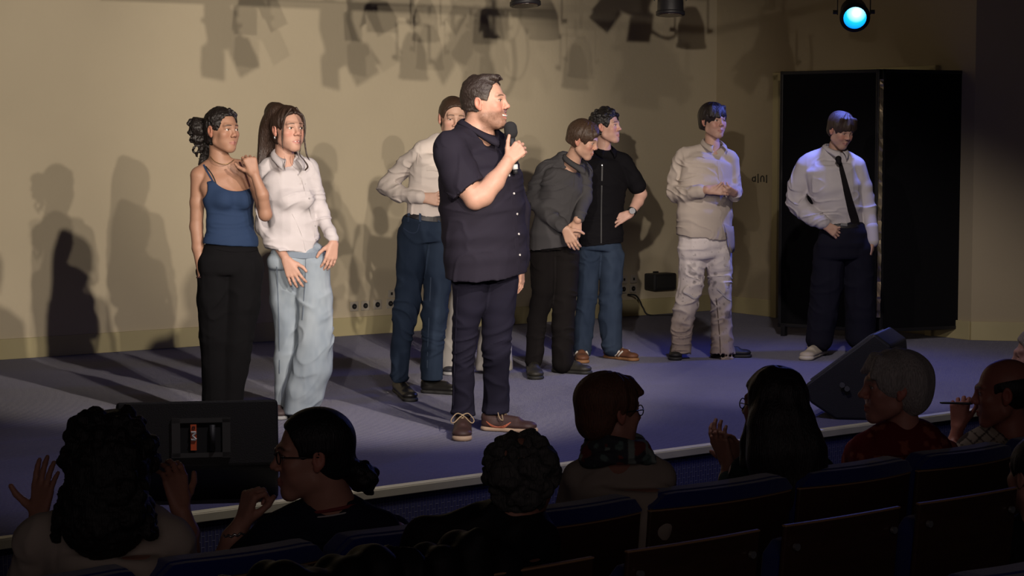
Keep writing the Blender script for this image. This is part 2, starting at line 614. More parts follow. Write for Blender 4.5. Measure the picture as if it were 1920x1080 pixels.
def eyes(H, parent, iris=(0.06, 0.035, 0.02), gaze=(0, 1, 0)):
    for q in (-1, 1):
        bm = bmesh.new()
        bmesh.ops.create_uvsphere(bm, u_segments=24, v_segments=16, radius=0.0128 * H.s)
        v = np.array([x.co for x in bm.verts]); fs = [[x.index for x in f.verts] for f in bm.faces]
        bm.free()
        g = unit(H.v(*gaze)); d = (v / (0.0128 * H.s)) @ g
        c = np.tile(V(.62, .58, .54), (len(v), 1))
        c[d > .86] = iris; c[d > .97] = (.005, .005, .005)
        mesh_obj('eye', v + H.p(q * .031, .0665, .0072), fs, M_eye, parent, c)


def hair_cap(S, H, face=(0, .120, -.005), fr=(.120, .095, .108), thick=.014, low=-.075, k=.01, back=.0, ear=True, lowy=-.03):
    S.add(H.ell((0, -.018 - back / 2, .038), (.073 + thick, .092 + thick + back / 2, .080 + thick)), .01)
    S.add(H.ell((0, -.045, -.020), (.062 + thick * .6, .058 + thick, .07)), .02)
    S.sub(H.ell(face, fr), k)
    S.sub(half(H.p(0, 0, low), H.v(0, .25, 1), .4), .008)
    for q in (-1, 1):
        S.sub(H.ell((q * .088, .012, -.020), (.030, .030, .036)), .008)
        S.sub(H.ell((q * .06, .035, -.075), (.05, .055, .06)), .01)


class Person:
    """everything is placed through pixels of the photograph and a depth offset d (metres, + is away)"""
    def __init__(s, Y0, yaw, label, foot=None, h=0.0034, ch=0.0065, group=None):
        s.Y = Y0; s.K = F / Y0; s.yaw = math.radians(yaw)
        s.f = V(math.sin(s.yaw), -math.cos(s.yaw), 0)      # facing direction of the trunk
        s.side = V(-math.cos(s.yaw), -math.sin(s.yaw), 0)
        fx, fy = foot
        b = at(fx, fy, Y0)
        s.root = empty('person', (b[0], b[1], b[2]), label, 'person', group)
        s.h = h; s.ch = ch
        s.body = Solid()
    def J(s, x, y, d=0.0): return at(x, y, s.Y + d)
    def r(s, px): return px / s.K
    def T(s, x, y, d, rpx, fac=.62, yaw=None):
        """trunk ring: rpx is the half width seen in the photo"""
        ya = s.yaw if yaw is None else math.radians(yaw)
        w = rpx / s.K / math.sqrt(math.cos(ya) ** 2 + (fac * math.sin(ya)) ** 2)
        return (s.J(x, y, d), w, (V(math.sin(ya), -math.cos(ya), 0), fac))
    def L(s, x, y, d, rpx): return (s.J(x, y, d), rpx / s.K)
    def head(s, x, y, d, yaw, pitch=0, roll=0, size=1.0):
        s.H = Head(s.J(x, y, d), yaw, pitch, roll, size)
        return s.H
    def add(s, solid, name, material, h=None, disp=None, col=None, parent=None):
        return solid.build(name, material, parent or s.root, h or s.ch, disp, col)


def folds(amp=.004, sc=(9, 9, 26), seed=0, spots=(), big=0.0, drape=0.0):
    """cloth creases: ridged noise, stronger around given spots [(point, radius, gain)...]"""
    def f(P):
        Q = P * np.array(sc, dtype=np.float32) + seed * 7.3
        w = Q + 0.0
        n1 = noise(w[:, [1, 2, 0]] * .5 + 3)
        w[:, 2] += n1 * 2.2
        w[:, 0] += n1 * .8
        w[:, 2] += noise(Q[:, [2, 0, 1]] * .35 + 11) * 2.5
        r = (np.clip(1 - 2.3 * np.abs(noise(w)), 0, 1) ** 1.4 - .28) * 1.5
        g = np.ones(len(P))
        for p, rad, gain in spots:
            g += gain * np.exp(-((P - p) ** 2).sum(1) / rad ** 2)
        g = np.minimum(g, 1.7)
        d = -r * amp * g
        if big: d += noise(P * 5 + seed) * big
        if drape:
            q = P * np.array((26, 26, 3.0), dtype=np.float32) + seed
            d += (np.abs(noise(q)) - .4) * drape
        return d
    return f


def hand(B, w, d, n, thumb=1, L=.18, curl=(15, 25, 20), spread=.10, th=None, each=None, thcurl=.3):
    """palm, five fingers. w wrist, d towards the fingers, n out of the back of the hand, thumb=+-1 side"""
    w = V(*w); d = unit(d); n = unit(np.asarray(n) - d * np.dot(n, d)); s = np.cross(d, n) * thumb
    k = L / .18
    mc = (.014, .005, -.005, -.014); kn = (.029, .010, -.010, -.028); kl = (.088, .092, .088, .080)
    ln = (.070, .078, .072, .056); rd = (.0090, .0092, .0088, .0078)
    tips = []
    for i in range(4):
        a = w + s * mc[i] * k + d * .008
        b = w + s * kn[i] * k + d * kl[i] * k
        B.add(cone(a, b, .0150 * k, .0112 * k, (n, .85)), .012)
        c = each[i] if each is not None else curl
        ang = 0; p = b; sp = spread * (1.5 - i) * .6
        for j, fr in enumerate((.46, .30, .24)):
            ang += math.radians(c[j])
            dirv = unit(d * math.cos(ang) - n * math.sin(ang) + s * sp)
            q = p + dirv * ln[i] * k * fr
            B.add(cone(p, q, rd[i] * k * (1 - .08 * j), rd[i] * k * (.93 - .10 * j)), .0035)
            p = q
        tips.append(p)
    b0 = w + d * .018 * k + s * .016 * k - n * .006 * k
    tdir = unit(d * .75 + s * .62 - n * .25) if th is None else unit(th)
    b1 = b0 + unit(tdir + s * .25) * .040 * k
    b2 = b1 + tdir * .034 * k
    b3 = b2 + unit(tdir + (-s * thcurl) + d * .2) * .026 * k
    B.add(cone(b0, b1, .0145 * k, .0115 * k), .012)
    B.add(cone(b1, b2, .0105 * k, .0095 * k), .004)
    B.add(cone(b2, b3, .0092 * k, .0078 * k), .003)
    return tips, s


def shoe(parent, heel, toe, col, sole=(.5, .47, .4), w=.052, hgt=.085, laces=None, name='shoe', stageZ=ST, solet=.022, rough=.6, smat=None, bootr=0.0):
    """heel, toe: ground points (world); shoe > sole, laces"""
    a = V(heel[0], heel[1], stageZ); b = V(toe[0], toe[1], stageZ)
    d = unit(b - a); s = np.cross(d, V(0, 0, 1)); Lh = np.linalg.norm(b - a)
    P = lambda t, q, z: a + d * Lh * t + s * q + V(0, 0, z)
    up = V(0, 0, 1)
    sh = Solid()
    sh.add(cone(P(.16, 0, .034), P(.80, 0, .034), w * .78, w * .92, (up, .5)), .01)
    sh.add(cone(P(.14, 0, hgt * .72), P(.22, 0, hgt * .5), w * .68, w * .7), .02)
    sh.add(cone(P(.20, 0, hgt * .62), P(.62, 0, .046), w * .66, w * .62), .025)
    if bootr: sh.add(cone(P(.2, 0, hgt * .7), P(.22, 0, hgt + bootr), w * .74, w * .78), .02)
    sh.sub(half(P(.5, 0, solet * .8), up, .5), .003) if False else sh.both(half(P(.5, 0, solet * .75), -up, .5), .003)
    o = sh.build(name, mat('shoe %.3f %.3f' % (col[0], col[2]), col, rough, bump=.0006, bscale=200), parent, .0045)
    so = Solid()
    so.add(cone(P(.15, 0, solet * .5), P(.52, 0, solet * .5), w * .80, w * .78, (up, .5)), .008)
    so.add(cone(P(.52, 0, solet * .5), P(.82, 0, solet * .5), w * .80, w * .94, (up, .5)), .02)
    so.both(half(P(.5, 0, solet), up, .5), .003).both(half(P(.5, 0, 0.001), -up, .5), .002)
    so.build('sole', mat('sole %.3f' % sole[0], sole, .7), o, .0045)
    if laces:
        m = MB()
        for i in range(5):
            t = .34 + .065 * i; z = hgt * (.93 - .09 * i) - i * .002
            y = w * .36
            sg = 1 if i % 2 else -1
            m.tube([P(t, -y, z * .92), P(t + .02, 0, z + .012), P(t + .05, y, (z - .004) * .90)], .0032, 6)
            m.tube([P(t, y, z * .92), P(t + .02, 0, z + .010), P(t + .05, -y, (z - .004) * .90)], .0032, 6)
        z = hgt * .98
        for q in (-1, 1):
            m.tube(smooth_path([P(.36, 0, z + .006), P(.34, q * .03, z + .012), P(.40, q * .058, z - .018), P(.44, q * .045, z - .03), P(.38, q * .01, z)], 4), .003, 6)
        m.build('laces', mat('laces', laces, .8), o, smooth=True)
    return o, P


def button(parent, bvh, px, py, r=.0055, material=None):
    p, n = trace(bvh, px, py)
    if p is None: return
    m = MB(); m.disc(p + n * .003, n, r, .0035, 12)
    m.build('button', material or mat('button white', (.6, .58, .55), .3), parent, smooth=False)


def hair_strands(S, paths, r=.003, k=.002):
    for path, rr in paths:
        pp = smooth_path(path, 5)
        for i in range(len(pp) - 1):
            t = i / (len(pp) - 1); t2 = (i + 1) / (len(pp) - 1)
            ra = rr if not isinstance(rr, tuple) else rr[0] + (rr[1] - rr[0]) * t
            rb = rr if not isinstance(rr, tuple) else rr[0] + (rr[1] - rr[0]) * t2
            S.add(cone(pp[i], pp[i + 1], ra, rb), k)


def curl_noise(amp=.006, fr=55, seed=0):
    def f(P):
        Q = P * fr + seed
        return (np.abs(noise(Q)) - .35) * amp * 1.6 + noise(P * fr * .45 + seed) * amp
    return f


def strand_noise(H, amp=.0035, fr=(70, 70, 12), seed=0, around=False):
    def f(P):
        L = H.loc(P)
        if around:              # strands running over the crown from front to back
            a = np.arctan2(L[:, 0], L[:, 2] + .02) * .09
            q = np.stack([a * fr[0], L[:, 1] * fr[2], a * 0 + seed], 1)
        else:
            ang = np.arctan2(L[:, 1], L[:, 0]) * .085
            q = np.stack([ang * fr[0], L[:, 2] * fr[2], ang * 0 + seed], 1)
        return noise(q) * amp
    return f


def sheet(name, p, top, bot, material, parent, thick=.003, bulge=.004, n=5, m=4, gap=0.0):
    """a piece of cloth between two px paths (x, y, d)"""
    A = smooth_path([p.J(*q) for q in top], n); Bm = smooth_path([p.J(*q) for q in bot], n)
    A = np.array(A); Bm = np.array(Bm); g = []
    for j in range(m + 1):
        t = j / m
        g.append(A * (1 - t) + Bm * t)
    g = np.array(g)                       # rows, cols, 3
    du = np.gradient(g, axis=1); dv = np.gradient(g, axis=0)
    nr = np.cross(du, dv); nr /= np.linalg.norm(nr, axis=2, keepdims=True) + 1e-9
    tocam = CAM - g.mean((0, 1))
    if (nr.mean((0, 1)) @ tocam) < 0: nr = -nr
    for j in range(m + 1):
        g[j] += nr[j] * bulge * math.sin(math.pi * j / m)
    R_, C_ = g.shape[:2]
    v = np.concatenate([(g + nr * thick / 2).reshape(-1, 3), (g - nr * thick / 2).reshape(-1, 3)])
    o_ = R_ * C_; f = []
    for j in range(R_ - 1):
        for i in range(C_ - 1):
            a = j * C_ + i
            f.append((a, a + 1, a + C_ + 1, a + C_)); f.append((o_ + a, o_ + a + C_, o_ + a + C_ + 1, o_ + a + 1))
    rim = [i for i in range(C_)] + [j * C_ + C_ - 1 for j in range(1, R_)] + [(R_ - 1) * C_ + i for i in range(C_ - 2, -1, -1)] + [j * C_ for j in range(R_ - 2, 0, -1)]
    for a, b in zip(rim, rim[1:] + rim[:1]): f.append((b, a, o_ + a, o_ + b))
    return mesh_obj(name, v, f, material, parent, smooth=True)


def legs(p, A, B_, pelvis, cut=None, k=.012, top=None):
    S = Solid()
    S.chain([p.T(q[0], q[1], q[2], q[3] - 1.5, *q[4:]) for q in pelvis], .02)
    S.chain([p.L(*q) for q in A], k); S.chain([p.L(*q) for q in B_], k)
    if top: S.both(half(p.J(pelvis[0][0], top, 0), V(0, 0, 1), 1.6), .004)
    if cut: S.both(half(p.J(900, cut, 0), V(0, 0, -1), 1.6), .004)
    return S


def jeans_col(base, fade, H0=None, amt=.5, fr=5.0):
    base = np.array(base); fade = np.array(fade)
    def f(v):
        n1 = noise(v * V(fr * 3, fr * 3, fr)) * .5 + .5; n2 = noise(v * V(60, 60, 22)) * .5 + .5
        w = np.clip(amt * (n1 * .8 + n2 * .35), 0, 1)[:, None]
        return base * (1 - w) + fade * w
    return f


def collar(p, parent, material, x, y, d, rpx, yaw=None, h=.018, drop=.045, fall=.034, tip=.022, gap=16, flare=.016, lean=.010, bend=0.0, fwd=0.0, sides=(-1, 1)):
    bv = bvh_of(parent)
    """shirt collar folded over around the neck; (x, y, d) = centre of the neck opening"""
    N = p.J(x, y, d); R = rpx / p.K
    ya = p.yaw if yaw is None else math.radians(yaw)
    f = V(math.sin(ya), -math.cos(ya), 0); s = V(-math.cos(ya), -math.sin(ya), 0); up = V(0, 0, 1)
    for q in sides:
        top = []; bot = []
        n = 16
        for i in range(n + 1):
            t = i / n; th = math.radians(178 + (gap - 178) * t)
            dv = math.cos(th) * f + q * math.sin(th) * s
            e = smooth(.2, 1, t)
            a = N + dv * R * (1 + .06 * t) + up * (h - drop * e) + f * fwd * e
            e2 = smooth(.72, 1, t)
            b = a + dv * (flare + lean * e) - up * (fall + tip * e2) + q * s * .012 * e2 + f * fwd * .3 * e2
            top.append(a); bot.append(b)
        A = np.array(top); Bm = np.array(bot); m = 4; th_ = .003; g = []
        for j in range(m + 1):
            t = j / m
            out = (Bm - A); g.append(A * (1 - t) + Bm * t + (A - N) * .16 * math.sin(math.pi * t) * np.array([1, 1, 0]))
        g = np.array(g)
        for j in range(g.shape[0]):
            for i in range(g.shape[1]):
                lo_, nr_, _i, _d = bv.find_nearest(Vector(g[j, i]))
                if lo_ is None: continue
                lo_ = V(*lo_); nr_ = V(*nr_)
                need = .0045 if j else .001
                if (g[j, i] - lo_) @ nr_ < need: g[j, i] = lo_ + nr_ * need
        for _k in range(2): g[:, 1:-1] = (g[:, :-2] + 2 * g[:, 1:-1] + g[:, 2:]) / 4
        du = np.gradient(g, axis=1); dvv = np.gradient(g, axis=0)
        nr = np.cross(du, dvv); nr /= np.linalg.norm(nr, axis=2, keepdims=True) + 1e-9
        v = np.concatenate([(g + nr * th_ / 2).reshape(-1, 3), (g - nr * th_ / 2).reshape(-1, 3)])
        R_, C_ = g.shape[:2]; o_ = R_ * C_; fs = []
        for j in range(R_ - 1):
            for i in range(C_ - 1):
                a = j * C_ + i
                fs.append((a, a + 1, a + C_ + 1, a + C_)); fs.append((o_ + a, o_ + a + C_, o_ + a + C_ + 1, o_ + a + 1))
        rim = list(range(C_)) + [j * C_ + C_ - 1 for j in range(1, R_)] + [(R_ - 1) * C_ + i for i in range(C_ - 2, -1, -1)] + [j * C_ for j in range(R_ - 2, 0, -1)]
        for a, b in zip(rim, rim[1:] + rim[:1]): fs.append((b, a, o_ + a, o_ + b))
        mesh_obj('collar', v, fs, material, parent, smooth=True)

# ------------------------------------------------------------------ the hall
A0 = onz(0, 674.5); C0 = onz(1340, 581.5); C1 = onz(1820, 637.5); C2 = onz(1990, 641)
UW = unit(C0 - A0)                       # along the back wall, to the right and away
NW = V(UW[1], -UW[0], 0)                 # from the back wall towards the audience
A00 = A0 - UW * 4.5
C2 = C1 + unit(C2 - C1) * 4.0
TOPZ = 4.9
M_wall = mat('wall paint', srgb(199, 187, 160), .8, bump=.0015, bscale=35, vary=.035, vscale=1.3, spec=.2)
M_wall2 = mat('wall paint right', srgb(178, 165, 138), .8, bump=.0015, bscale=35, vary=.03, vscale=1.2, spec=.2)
M_base = mat('baseboard paint', srgb(188, 177, 134), .6, vary=.05, vscale=3)
M_ceil = mat('ceiling', (.05, .05, .05), .9, vary=.05)
M_black = mat('black metal', (.012, .012, .014), .45, bump=.0005, bscale=120)
M_blackp = mat('black plastic', (.016, .016, .018), .6, bump=.0008, bscale=300)


def wall(name, a, b, z0=0, z1=TOPZ, thick=.12, m=None, side=None):
    a = V(a[0], a[1], 0); b = V(b[0], b[1], 0)
    d = unit(b - a); n = V(d[1], -d[0], 0)
    c = (a + b) / 2 - n * thick / 2 + V(0, 0, (z0 + z1) / 2)
    o = MB().box(c, np.linalg.norm(b - a), thick, z1 - z0, d, n, (0, 0, 1)).build(name, m or M_wall)
    o['kind'] = 'structure'
    return o, d, n


wall('wall_back', A00, C0)
wall('wall_left', A00 + NW * 5.5, A00)
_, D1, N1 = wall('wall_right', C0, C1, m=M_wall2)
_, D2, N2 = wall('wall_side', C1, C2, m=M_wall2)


def base(name, a, b, h=.14):
    a = V(a[0], a[1], 0); b = V(b[0], b[1], 0)
    d = unit(b - a); n = V(d[1], -d[0], 0)
    c = (a + b) / 2 + n * .009 + V(0, 0, ST + h / 2)
    o = MB().box(c, np.linalg.norm(b - a), .018, h, d, n, (0, 0, 1)).build(name, M_base, bevel=.003)
    o['kind'] = 'structure'


def on_wall(px, py, p0, n, off=0.0):
    d = ray(px, py)
    t = np.dot(p0 - CAM, n) / np.dot(d, n)
    return CAM + d * t + n * off


base('baseboard_back', A00, C0 + V(0, 0, 0))
dl = on_wall(1456, 560, C1, N1); dr = on_wall(1747, 560, C1, N1)
base('baseboard_right', C0, dl); base('baseboard_right', dr, C1); base('baseboard_side', C1, C2)

# door with its frame in the right wall, behind the folding screen
zt = on_wall(1462, 144, C1, N1)[2]
dj = MB()
for p in (dl, dr):
    dj.box(V(p[0], p[1], (ST + zt) / 2) + N1 * .012, .07, .05, zt - ST + .035, D1, N1, (0, 0, 1))
dj.box(V((dl[0] + dr[0]) / 2, (dl[1] + dr[1]) / 2, zt + .0) + N1 * .012, np.linalg.norm(dr - dl) + .07, .05, .07, D1, N1, (0, 0, 1))
o = dj.build('trim_1', M_base, bevel=.006); o['kind'] = 'structure'
o = MB().box(V((dl[0] + dr[0]) / 2, (dl[1] + dr[1]) / 2, (ST + zt) / 2) + N1 * .008, np.linalg.norm(dr - dl) - .07, .02, zt - ST - .02, D1, N1, (0, 0, 1)).build('door_1', M_wall2, bevel=.003)
o['kind'] = 'structure'

# hall floor, stage
E0 = onz(360, 965); E1 = onz(1650, 793.5); UE = unit(E1 - E0)
NE = V(UE[1], -UE[0], 0)
EL = E0 - UE * 5.0; ER = E1 + UE * 5.5
o = MB().box((0, 9, -.05), 30, 26, .1).build('floor', mat('hall floor', (.02, .02, .026), .8, vary=.2, vscale=4)); o['kind'] = 'structure'
o = MB().box((0, 9, TOPZ + .05), 30, 26, .1).build('ceiling', M_ceil); o['kind'] = 'structure'


def carpet_mat():
    m = mat('stage carpet', (.062, .060, .150), .95, vary=.10, vscale=2.2, spec=.1, sheen=.25)
    nt = m.node_tree; N = nt.nodes; L = nt.links
    tc = N.new('ShaderNodeTexCoord'); mp = N.new('ShaderNodeMapping')
    mp.inputs['Rotation'].default_value = (0, 0, -math.atan2(UW[1], UW[0]) - .5)
    L.new(tc.outputs['Object'], mp.inputs[0])
    w = N.new('ShaderNodeTexWave'); w.inputs['Scale'].default_value = 16; w.inputs['Distortion'].default_value = .6
    w.inputs['Detail'].default_value = 2
    n = N.new('ShaderNodeTexNoise'); n.inputs['Scale'].default_value = 160
    L.new(mp.outputs[0], w.inputs['Vector']); L.new(tc.outputs['Object'], n.inputs['Vector'])
    a = N.new('ShaderNodeMath'); a.operation = 'ADD'; L.new(w.outputs['Fac'], a.inputs[0]); L.new(n.outputs['Fac'], a.inputs[1])
    b = N.new('ShaderNodeBump'); b.inputs['Distance'].default_value = .0035; L.new(a.outputs[0], b.inputs['Height'])
    L.new(b.outputs[0], N['Principled BSDF'].inputs['Normal'])
    return m


st = MB()
TL = A00 + V(0, 0, 0)
pts = [EL, ER, V(C2[0], C2[1], 0) - N2 * .02, C1, C0, TL]
# ring from the edge to the walls
P = [V(p[0], p[1], ST) for p in pts] + [V(p[0], p[1], ST - .06) for p in pts]
st.poly(P, [(0, 1, 2, 3, 4, 5), (11, 10, 9, 8, 7, 6)] + [(i, (i + 6), (i + 1) % 6 + 6, (i + 1) % 6) for i in range(6)])
o = st.build('floor', carpet_mat()); o['kind'] = 'structure'; o['label'] = 'violet grey carpet of the stage'


def riser_mat():
    m = mat('riser carpet', (.085, .085, .16), .95, spec=.1)
    nt = m.node_tree; N = nt.nodes; L = nt.links
    tc = N.new('ShaderNodeTexCoord'); mp = N.new('ShaderNodeMapping'); mp.vector_type = 'POINT'
    mp.inputs['Rotation'].default_value = (math.pi / 2, 0, 0)
    uv = N.new('ShaderNodeUVMap')
    br = N.new('ShaderNodeTexBrick'); br.inputs['Scale'].default_value = 1
    br.inputs['Brick Width'].default_value = .045; br.inputs['Row Height'].default_value = .016
    br.inputs['Mortar Size'].default_value = .003; br.inputs['Mortar Smooth'].default_value = .6
    br.inputs['Color1'].default_value = (.050, .052, .125, 1); br.inputs['Color2'].default_value = (.062, .064, .14, 1)
    br.inputs['Mortar'].default_value = (.13, .13, .20, 1)
    L.new(uv.outputs[0], br.inputs['Vector'])
    L.new(br.outputs['Color'], N['Principled BSDF'].inputs['Base Color'])
    bp = N.new('ShaderNodeBump'); bp.inputs['Distance'].default_value = .003
    L.new(br.outputs['Fac'], bp.inputs['Height']); L.new(bp.outputs[0], N['Principled BSDF'].inputs['Normal'])
    return m


fr = MB().poly([V(EL[0], EL[1], 0), V(ER[0], ER[1], 0), V(ER[0], ER[1], ST - .03), V(EL[0], EL[1], ST - .03),
                V(EL[0], EL[1], 0) - NE * .05, V(ER[0], ER[1], 0) - NE * .05, V(ER[0], ER[1], ST - .03) - NE * .05, V(EL[0], EL[1], ST - .03) - NE * .05],
               [(0, 1, 2, 3), (5, 4, 7, 6), (3, 2, 6, 7), (1, 5, 6, 2), (0, 3, 7, 4), (0, 4, 5, 1)])
o = fr.build('trim_1', riser_mat()); o['kind'] = 'structure'; o['label'] = 'blue carpeted front of the stage'
uvl = o.data.uv_layers.new(name='UVMap')
LE = np.linalg.norm(ER - EL)
for poly in o.data.polygons:
    for li in poly.loop_indices:
        v = o.data.vertices[o.data.loops[li].vertex_index].co
        uvl.data[li].uv = (v.z, np.dot(V(*v) - EL, UE))     # rows run down the riser
M_nose = mat('edge strip', srgb(196, 190, 160), .5, vary=.08, vscale=8)
nz = MB().box((EL + ER) / 2 + V(0, 0, ST - .016 - (EL + ER)[2] / 2) + NE * .004, LE, .012, .036, UE, NE, (0, 0, 1), .003)
nz.box((EL + ER) / 2 + V(0, 0, ST + .003 - (EL + ER)[2] / 2) - NE * .018, LE, .05, .006, UE, NE, (0, 0, 1), .002)
o = nz.build('trim_2', M_nose); o['kind'] = 'structure'; o['label'] = 'cream edge strip of the stage'

# ------------------------------------------------------------------ sockets, wall box, cable, sign
M_plate = mat('socket plate', srgb(190, 182, 165), .4)
M_hole = mat('socket hole', (.02, .02, .02), .5)


def socket(px, py, label, w=.074, kind='hole'):
    c = on_wall(px, py, A0, NW)
    r = empty('wall_socket', c, label, 'socket', 'wall sockets')
    MB().box(c + NW * .006, w, .012, w, UW, NW, (0, 0, 1), .004).build('plate', M_plate, r)
    if kind == 'hole':
        MB().disc(c + NW * .0125, NW, .021, .003, 20).build('well', M_hole, r)
        m = MB().tube([c + NW * .013, c + NW * .02], .0035, 8)
        m.build('pin', mat('brass pin', (.5, .45, .3), .3, .8), r)
    else:
        MB().box(c + NW * .0125, .018, .003, .022, UW, NW, (0, 0, 1)).build('port', M_hole, r)


socket(663, 574.5, 'leftmost socket of the low row on the back wall, beside the light blue jeans')
socket(684, 573, 'second socket from the left in the low row on the back wall')
socket(706.5, 571, 'third socket of the low row on the back wall, in a leg shadow')
socket(731, 569, 'fourth socket of the low row, directly under a single small socket', .074)
socket(733, 550.5, 'single small socket directly above the low row, left of the dark blue jeans', .062, 'port')
socket(1169, 524, 'upper left plate of the four beside the black wall box', .07, 'port')
socket(1187, 523, 'upper right plate of the four, next to the black wall box', .07, 'port')
socket(1168, 542, 'lower left plate of the four below, beside the jeans', .07)
socket(1186, 541, 'lower right plate of the four, above the black cable', .07)
c = on_wall(1228, 527, A0, NW)
r = empty('wall_box', c, 'black box fixed low on the back wall in shadow', 'box')
MB().box(c + NW * .07, .25, .14, .145, UW, NW, (0, 0, 1), .012).build('housing', M_blackp, r)
MB().box(c + NW * .142 + UW * .0, .20, .006, .10, UW, NW, (0, 0, 1), .002).build('front_panel', mat('dark grille', (.02, .02, .02), .8, bump=.001, bscale=500), r)
MB().box(c + NW * .01 + V(0, 0, .07), .05, .02, .03, UW, NW, (0, 0, 1), .002).build('bracket', M_black, r)
cp = [on_wall(1174, 552, A0, NW, .02), on_wall(1184, 553, A0, NW, .05), on_wall(1191, 563, A0, NW, .06), on_wall(1197, 576, A0, NW, .06)]
e = on_wall(1205, 592, A0, NW, .10); e[2] = ST + .006
cp += [e, V(*(e + UW * .25 + NW * .12))]
tag(MB().tube(smooth_path(cp), .007, 8).build('cable', M_blackp, smooth=True), 'black cable drooping from the back wall sockets to the floor', 'cable')
# small dark lettering on the right wall beside the screen
s0 = on_wall(1424, 334, C1, N1, .004)
K_ = F / s0[1]
sg = MB()
def wx(px, py): return on_wall(px, py, C1, N1, .004)
def ring(m, cx, cy, rx, ry, t=.005, a0=0, a1=360):
    m.tube([wx(cx + rx * math.cos(math.radians(a)), cy + ry * math.sin(math.radians(a))) for a in np.linspace(a0, a1, 13)], t, 6)
ring(sg, 1414, 336, 2.8, 4); sg.tube([wx(1417, 330), wx(1417, 341)], .005, 6)
sg.tube([wx(1422, 326), wx(1422, 343)], .005, 6)
ring(sg, 1430, 335, 3.0, 5, a0=180, a1=360); sg.tube([wx(1427, 334), wx(1427, 341)], .005, 6); sg.tube([wx(1433, 334), wx(1433, 341)], .005, 6)
sg.tube([wx(1438, 328), wx(1438, 343)], .005, 6)
tag(sg.build('wall_lettering', mat('letter dark', (.045, .04, .03), .7), smooth=True), 'faint dark lettering on the right wall left of the black screen', 'sign')

# ------------------------------------------------------------------ folding screen
S0 = onz(1459, 629); S1 = onz(1645, 641); S2 = onz(1808, 633.5)
r = empty('folding_screen', (S1[0], S1[1], ST), 'tall black two panel folding screen standing in front of the door', 'screen')
M_scr = mat('screen cloth', (.0075, .0075, .009), .95, bump=.0006, bscale=500, spec=.1)
ztop = at(1647, 131, S1[1])[2]
for a, b in ((S0, S1), (S1, S2)):
    d = unit(b - a); n = V(d[1], -d[0], 0); Lp = np.linalg.norm(b - a)
    mid = (a + b) / 2
    z0 = ST + .075
    pn = MB().box(V(mid[0], mid[1], (z0 + ztop) / 2), Lp - .012, .035, ztop - z0, d, n, (0, 0, 1), .006).build('panel', M_scr, r)
    fm = MB()
    for q in (-1, 1):
        fm.box(V(mid[0], mid[1], (z0 + ztop) / 2) + d * q * (Lp / 2 - .018), .026, .042, ztop - z0 + .012, d, n, (0, 0, 1), .004)
    fm.box(V(mid[0], mid[1], ztop - .008), Lp - .01, .042, .026, d, n, (0, 0, 1), .004)
    fm.box(V(mid[0], mid[1], z0 + .01), Lp - .01, .042, .026, d, n, (0, 0, 1), .004)
    fm.build('frame', M_black, pn)
    for q in (-1, 1):
        p = mid + d * q * (Lp / 2 - .05)
        MB().box(V(p[0], p[1], ST + .04), .035, .05, .08, d, n, (0, 0, 1), .004).build('foot', M_black, pn)
gs = MB()
zs = [ztop - .075 - i * .030 for i in range(62)]
top = V(S1[0], S1[1], 0) + NW * .0 + V(.0, -.035, 0)
zb = at(1640, 603, S1[1])[2]
rr = random.Random(4)
zz = ztop - .07; prev = None; v = []; 
while zz > zb:
    j = rr.uniform(-.004, .004)
    v.append([V(top[0] - .014 + rr.uniform(-.002, .002), top[1] + j, zz), V(top[0] + .012 + rr.uniform(-.003, .003), top[1] + rr.uniform(-.004, .004), zz)])
    zz -= rr.uniform(.012, .05)
P = []
for a, b in v: P += [a, b, b + V(0, .018, 0), a + V(0, .018, 0)]
gs.poly(P, [(i * 4 + k, i * 4 + 4 + k, i * 4 + 4 + (k + 1) % 4, i * 4 + (k + 1) % 4) for i in range(len(v) - 1) for k in range(4)] + [(0, 1, 2, 3), tuple(len(P) - 1 - k for k in range(4))])
gs.build('edge_strip', mat('gold foil', (.75, .62, .38), .32, .85), r)

# ------------------------------------------------------------------ wedge monitors
M_wedge = mat('wedge paint', (.0075, .007, .0075), .55, bump=.0012, bscale=260, vary=.1, vscale=5)
M_grille = mat('wedge grille', (.035, .035, .04), .7, bump=.002, bscale=400)


def wedge(base_pt, ax, depth, sec, width, label, grille=(2, 3)):
    """sec: cross section (depth, height); ax: width direction, depth: direction of growing depth"""
    r = empty('stage_monitor', base_pt, label, 'monitor speaker', 'wedge monitors on the stage')
    bm = bmesh.new()
    ring_ = []
    for q in (-.5, .5):
        ring_.append([bm.verts.new(tuple(V(*base_pt) + ax * q * width + depth * a + V(0, 0, b))) for a, b in sec])
    n = len(sec)
    bm.faces.new(ring_[0]); bm.faces.new(ring_[1][::-1])
    for i in range(n):
        bm.faces.new([ring_[0][i], ring_[1][i], ring_[1][(i + 1) % n], ring_[0][(i + 1) % n]])
    bmesh.ops.recalc_face_normals(bm, faces=bm.faces)
    bmesh.ops.bevel(bm, geom=list(bm.edges), offset=.014, segments=3, affect='EDGES', profile=.5)
    MB().bm(bm).build('cabinet', M_wedge, r)
    a = V(*base_pt) + depth * sec[grille[0]][0] + V(0, 0, sec[grille[0]][1]); b = V(*base_pt) + depth * sec[grille[1]][0] + V(0, 0, sec[grille[1]][1])
    t = unit(b - a); nn = np.cross(t, ax)
    if np.dot(nn, V(0, 0, 1)) < 0: nn = -nn
    MB().box((a + b) / 2 + nn * .004, width - .07, np.linalg.norm(b - a) - .06, .012, ax, t, nn, .004).build('grille', M_grille, r)
    return r


